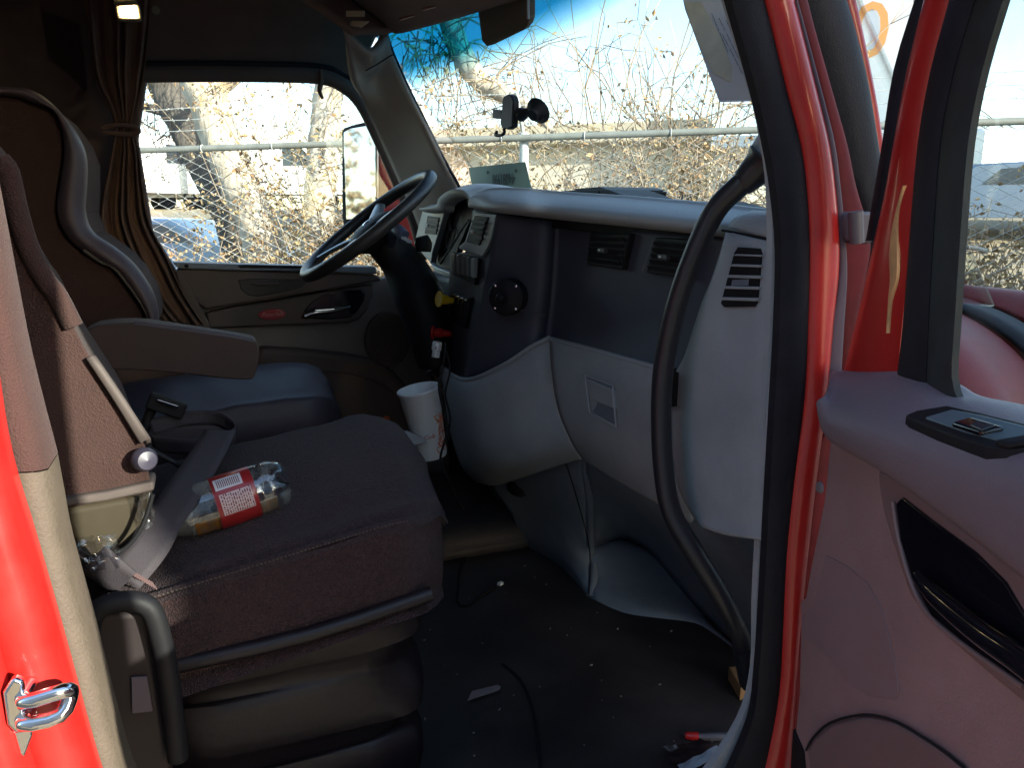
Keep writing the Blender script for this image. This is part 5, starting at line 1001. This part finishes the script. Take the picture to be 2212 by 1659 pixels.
MB().tube([onfloor(*y5(860, 1200), .01), onfloor(*y5(805, 1310), .01)], .007, 8).build('plug_shell', mat('plug_grey', (.14, .15, .17), .3, metal=.5), us)
MB().box(onfloor(*y5(992, 1573), .008), (.008, .006, .004), Matrix.Rotation(.5, 3, 'Z')).build('plug_tip', mat('plug_tip', (.72, .78, .80), .3), us, bevel=.001)
cb_ = thing('floor_cable', 'thin black cord lying along the floor beside the seat base', 'cord', onfloor(1170, 1560))
MB().tube([onfloor(*p) for p in ((1085, 1435), (1125, 1470), (1150, 1530), (1162, 1600), (1170, 1700))], .003, 6, k=4).build('wire', BLACK, cb_)
wp2 = thing('snack_wrapper', 'torn dark snack wrapper by the door sill under the marker', 'wrapper', onfloor(1490, 1640))
rnd = random.Random(4); mb = MB(); c_ = onfloor(1500, 1640, .015); n_ = 8
mb.grid([[c_ + V(((i / n_ - .5) * .09 + rnd.uniform(-.008, .008), (j / n_ - .5) * .08 + rnd.uniform(-.006, .006), rnd.uniform(0, .012))) for i in range(n_ + 1)] for j in range(n_ + 1)])
mb.build('film', mat('brown_film', (.03, .016, .016), .3, coat=.2), wp2, sub=1)
mb = MB(); c2 = onfloor(1520, 1652, .03); mb.grid([[c2 + V(((i / 5 - .5) * .10, (j / 2 - .5) * .02 + .004 * i, rnd.uniform(0, .006))) for i in range(6)] for j in range(3)]); mb.build('pale_edge', mat('pale_film', (.35, .40, .45), .3), wp2, sm=False)
cru = MB(); rnd = random.Random(9)
for k_ in range(48):
    p_ = onfloor(rnd.uniform(900, 1620), rnd.uniform(1180, 1659), .003) ; s_ = rnd.uniform(.0005, .0016); a2 = rnd.uniform(0, 3)
    cru.box(p_, (s_ * rnd.uniform(.8, 3.0), s_, .001), Matrix.Rotation(a2, 3, 'Z'))
tag(cru.build('floor_crumbs', mat('crumb', (.34, .29, .25), .9), None, sm=False), 'scattered pale crumbs and grit on the black floor', 'crumbs', kind='stuff')

# ================================================================== OPEN PASSENGER DOOR
DH = V((.80, .80, 0)); de = V((-.27, -.963, 0)).normalized(); dnm = V((-.963, .27, 0)).normalized()     # hinge, along the door, towards the cab side of the panel
def dp(x, y, o=0): return atp(x, y, DH + dnm * o, dnm)
def dsz(s, z, o=0): return DH + de * s + dnm * o + V((0, 0, z))
def DP(pts, o=0): return [dp(*p, o) for p in pts]
pd = thing('passenger_door', 'open red passenger door with mauve trim panel, armrest and black window frame', 'door', dsz(.5, 1.15))
# panel field, continued past the picture edge to the door's free end
edge = DP([(1781, 850), (1790, 960), (1778, 1080), (1748, 1230), (1738, 1290), (1726, 1300), (1728, 1340), (1724, 1500), (1714, 1600)], .02)
mb = MB().prism(edge + [dsz(.02, 1.18, .02), dsz(.97, 1.18, .02), dsz(.98, 1.95, .02), dsz(.5, 1.97, .02)], dnm * -.05); mb.build('trim_panel', DOORP, pd, bevel=.006)
mb = MB().prism([dsz(.0, 1.15, -.035), dsz(1.0, 1.15, -.035), dsz(1.0, 2.0, -.035), dsz(.0, 2.0, -.035)], dnm * -.035); mb.build('outer_skin', RED, pd, bevel=.01)
# window frame
def dstrip(st, o, m, nm, bulge=.004, depth=.008):
    L_ = smooth([dp(a_, y, o) for a_, b_, y in st], 3); Q_ = smooth([dp(b_, y, o) for a_, b_, y in st], 3); rows = []
    for p, q in zip(L_, Q_): rows.append([p - dnm * depth] + [p.lerp(q, j / 6) + dnm * bulge * math.sin(math.pi * j / 6) ** .6 for j in range(7)] + [q - dnm * depth])
    return MB().grid(rows, True).build(nm, m, pd)
dstrip([(1996, 2014, -60), (1976, 1998, 0), (1930, 1958, 150), (1905, 1932, 310), (1885, 1910, 430), (1870, 1896, 520)], -.012, RUBBER, 'frame_seal')
dstrip([(2012, 2066, -60), (1996, 2052, 0), (1960, 2012, 150), (1930, 1984, 310), (1908, 1974, 430), (1889, 1965, 515), (1862, 1955, 640), (1838, 1945, 740), (1820, 1938, 815), (1815, 1935, 850)], -.004, RED, 'frame_paint', .008)
tag(dstrip([(1950, 1953, 400), (1936, 1941, 450), (1925, 1937, 500), (1920, 1938, 550), (1922, 1936, 600), (1918, 1924, 650), (1914, 1917, 720)], .004, BARE_LIT, 'paint_chip', .0008, .004), 'chipped streak of bare primer')
dstrip([(2064, 2120, -60), (2050, 2105, 0), (2010, 2060, 150), (1982, 2030, 310), (1964, 2015, 515), (1950, 2005, 700), (1937, 2000, 815), (1935, 2000, 850)], .004, RUBBER, 'window_channel', .005)
dstrip([(2116, 2182, -60), (2103, 2166, 0), (2058, 2122, 150), (2028, 2091, 310), (2013, 2074, 515), (2003, 2062, 700), (1998, 2056, 815), (1998, 2075, 880)], .001, mat('window_frame_black', (.014, .018, .021), .6, bump=.3, bscale=400, var=.4, vscale=30), 'window_frame', .004)
zt_ = dp(2166, -60, 0).z
MB().prism([dp(2100, 0, -.012), dsz(.20, 2.72, -.012), dsz(.96, 2.72, -.012), dsz(.98, 1.96, -.012), dp(2030, 860, -.012)], dnm * -.005).build('window_glass', GLASS, pd, sm=False)
MB().tube([dp(2150, -40, 0), dsz(.25, 2.76), dsz(.5, 2.78), dsz(.9, 2.76), dsz(.98, 2.65), dsz(.99, 1.96)], .03, 10, k=4).build('frame_top', RUBBER, pd)
# bolster and armrest ledge
back_ = DP([(1798, 806), (1870, 806), (1960, 812), (2020, 838), (2060, 862), (2140, 880), (2212, 900), (2330, 935)], .0)
cre = DP([(1784, 852), (1801, 888), (1870, 910), (1935, 931), (2010, 955), (2090, 982), (2183, 1012), (2330, 1060)], .060)
low = DP([(1784, 886), (1798, 948), (1865, 990), (1935, 1031), (2010, 1085), (2090, 1145), (2183, 1220), (2330, 1340)], .052)
ext = lambda r, s, z, o: r + [dsz(.45, z, o), dsz(.7, z, o), dsz(s, z, o)]
za, zb_, zc_ = back_[-1].z, cre[-1].z, low[-1].z
rws = [[p - dnm * .03 for p in ext(back_, .97, za, 0)], ext(back_, .97, za, 0), [a_.lerp(b_, .5) + V((0, 0, .006)) for a_, b_ in zip(ext(back_, .97, za, 0), ext(cre, .97, zb_, .06))], ext(cre, .97, zb_, .06), [a_.lerp(b_, .5) + dnm * .010 for a_, b_ in zip(ext(cre, .97, zb_, .06), ext(low, .97, zc_, .052))], ext(low, .97, zc_, .052), [p - dnm * .045 for p in ext(low, .97, zc_, .052)]]
patch('armrest', rws, DOORT, pd, k=4, solid=.006)
# switch panel on the ledge
def led(x, y, dz=.0):                    # a point on the ledge's top
    n_ = (back_[6] - back_[4]).cross(cre[6] - back_[5]).normalized(); n_ = n_ if n_.z > 0 else -n_
    return atp(x, y, back_[5].lerp(cre[5], .5) + n_ * (dz + .003), n_)
def dslab(nm, px, dz, th, m, parent, bv=.003): return MB().prism([led(*p, dz) for p in px], (0, 0, -th)).build(nm, m, parent, bevel=bv)
swp = dslab('switch_panel', [y2(765, 1225), y2(850, 1190), y2(1060, 1155), y2(1300, 1205), y2(1640, 1290), y2(1640, 1440), y2(1480, 1465), y2(1340, 1450), y2(1000, 1330), y2(800, 1250)], .010, .02, BLACK, pd)
dslab('switch_plate', [y2(905, 1240), y2(1090, 1185), y2(1300, 1225), y2(1640, 1310), y2(1640, 1400), y2(1400, 1390), y2(1180, 1335)], .012, .004, mat('switch_plate_blue', (.10, .145, .17), .35), swp)
dslab('window_switch', [y2(1085, 1275), y2(1220, 1235), y2(1465, 1305), y2(1290, 1340)], .016, .006, GLOSSB, swp)
dslab('window_switch_cap', [y2(1215, 1290), y2(1270, 1255), y2(1400, 1290), y2(1300, 1325)], .019, .004, mat('switch_cap', (.03, .035, .045), .25), swp)
dslab('lock_switch', [y2(1375, 1400), y2(1470, 1380), y2(1640, 1350), y2(1640, 1400), y2(1480, 1425)], .016, .006, BLACK, swp)
# handle insert
ins = [(1891, 1012), (1896, 1060), (1905, 1110), (1936, 1212), (1962, 1288), (2012, 1353), (2110, 1440), (2212, 1527), (2330, 1620), (2400, 1500), (2400, 1330), (2183, 1222), (2010, 1090), (1935, 1030)]
MB().prism(DP(ins, .026), dnm * -.03).build('handle_insert', DOORD, pd, bevel=.008)
cav = [y8(795, 150), y8(830, 112), y8(1000, 245), y8(1250, 430), y8(1420, 600), y8(1532, 790), (2330, 1450), (2330, 1560), y8(1532, 1195), y8(1200, 965), y8(1000, 800), y8(900, 620), y8(820, 360)]
MB().tube(DP([y8(785, 140), y8(815, 340), y8(895, 620), y8(1000, 800), y8(1200, 968), y8(1532, 1200)], .028), .003, 8, k=3).build('handle_bead', mat('bead_mauve', (.24, .16, .16), .4), pd)
cup_ = MB().prism(DP(cav, .029), dnm * -.02).build('handle_cup', GLOSSB, pd, bevel=.003)
MB().tube(DP([y8(925, 560), y8(1000, 650), y8(1100, 740), y8(1300, 900), y8(1532, 1060), (2330, 1530)], .045), [.007, .010, .012, .013, .013], 14, k=4).build('door_handle', GLOSSB, pd)
MB().prism(DP([y8(400, 445), y8(520, 510), y8(640, 610), y8(720, 760), y8(790, 1040), y8(818, 1220), y8(795, 1275), y8(640, 1250), y8(560, 1200), y8(400, 1020), y8(260, 900), y8(262, 800), y8(330, 740)], .0215), dnm * -.004).build('edge_plate', mat('edge_plate_mauve', (.27, .175, .182), .5, bump=.3, bscale=700, var=.05), pd, bevel=.001)
MB().prism(DP([y8(290, 1560), y8(330, 1490), y8(430, 1405), y8(620, 1362), y8(800, 1400), y8(1040, 1545), y8(1190, 1665), (2212, 1900), (1780, 1900)], .026), dnm * -.03).build('speaker_cover', DOORD, pd, bevel=.006)
MB().tube(DP([y8(290, 1560), y8(330, 1488), y8(430, 1402), y8(620, 1358), y8(800, 1396), y8(1040, 1541), y8(1190, 1660)], .0245), .0018, 6, k=3).build('cover_gap', BLACK, pd)
MB().prism(DP([y8(215, 1440), y8(270, 1570), y8(280, 1700), y8(200, 1700)], .0235), dnm * -.01).build('toe_plate', BLACK, pd, sm=False)
MB().lathe([(0, .004), (.007, .004), (.009, 0)], dp(*y8(372, 60), .022), dnm, 14).build('rubber_stop', mat('stop_grey', (.20, .17, .18), .5), pd)
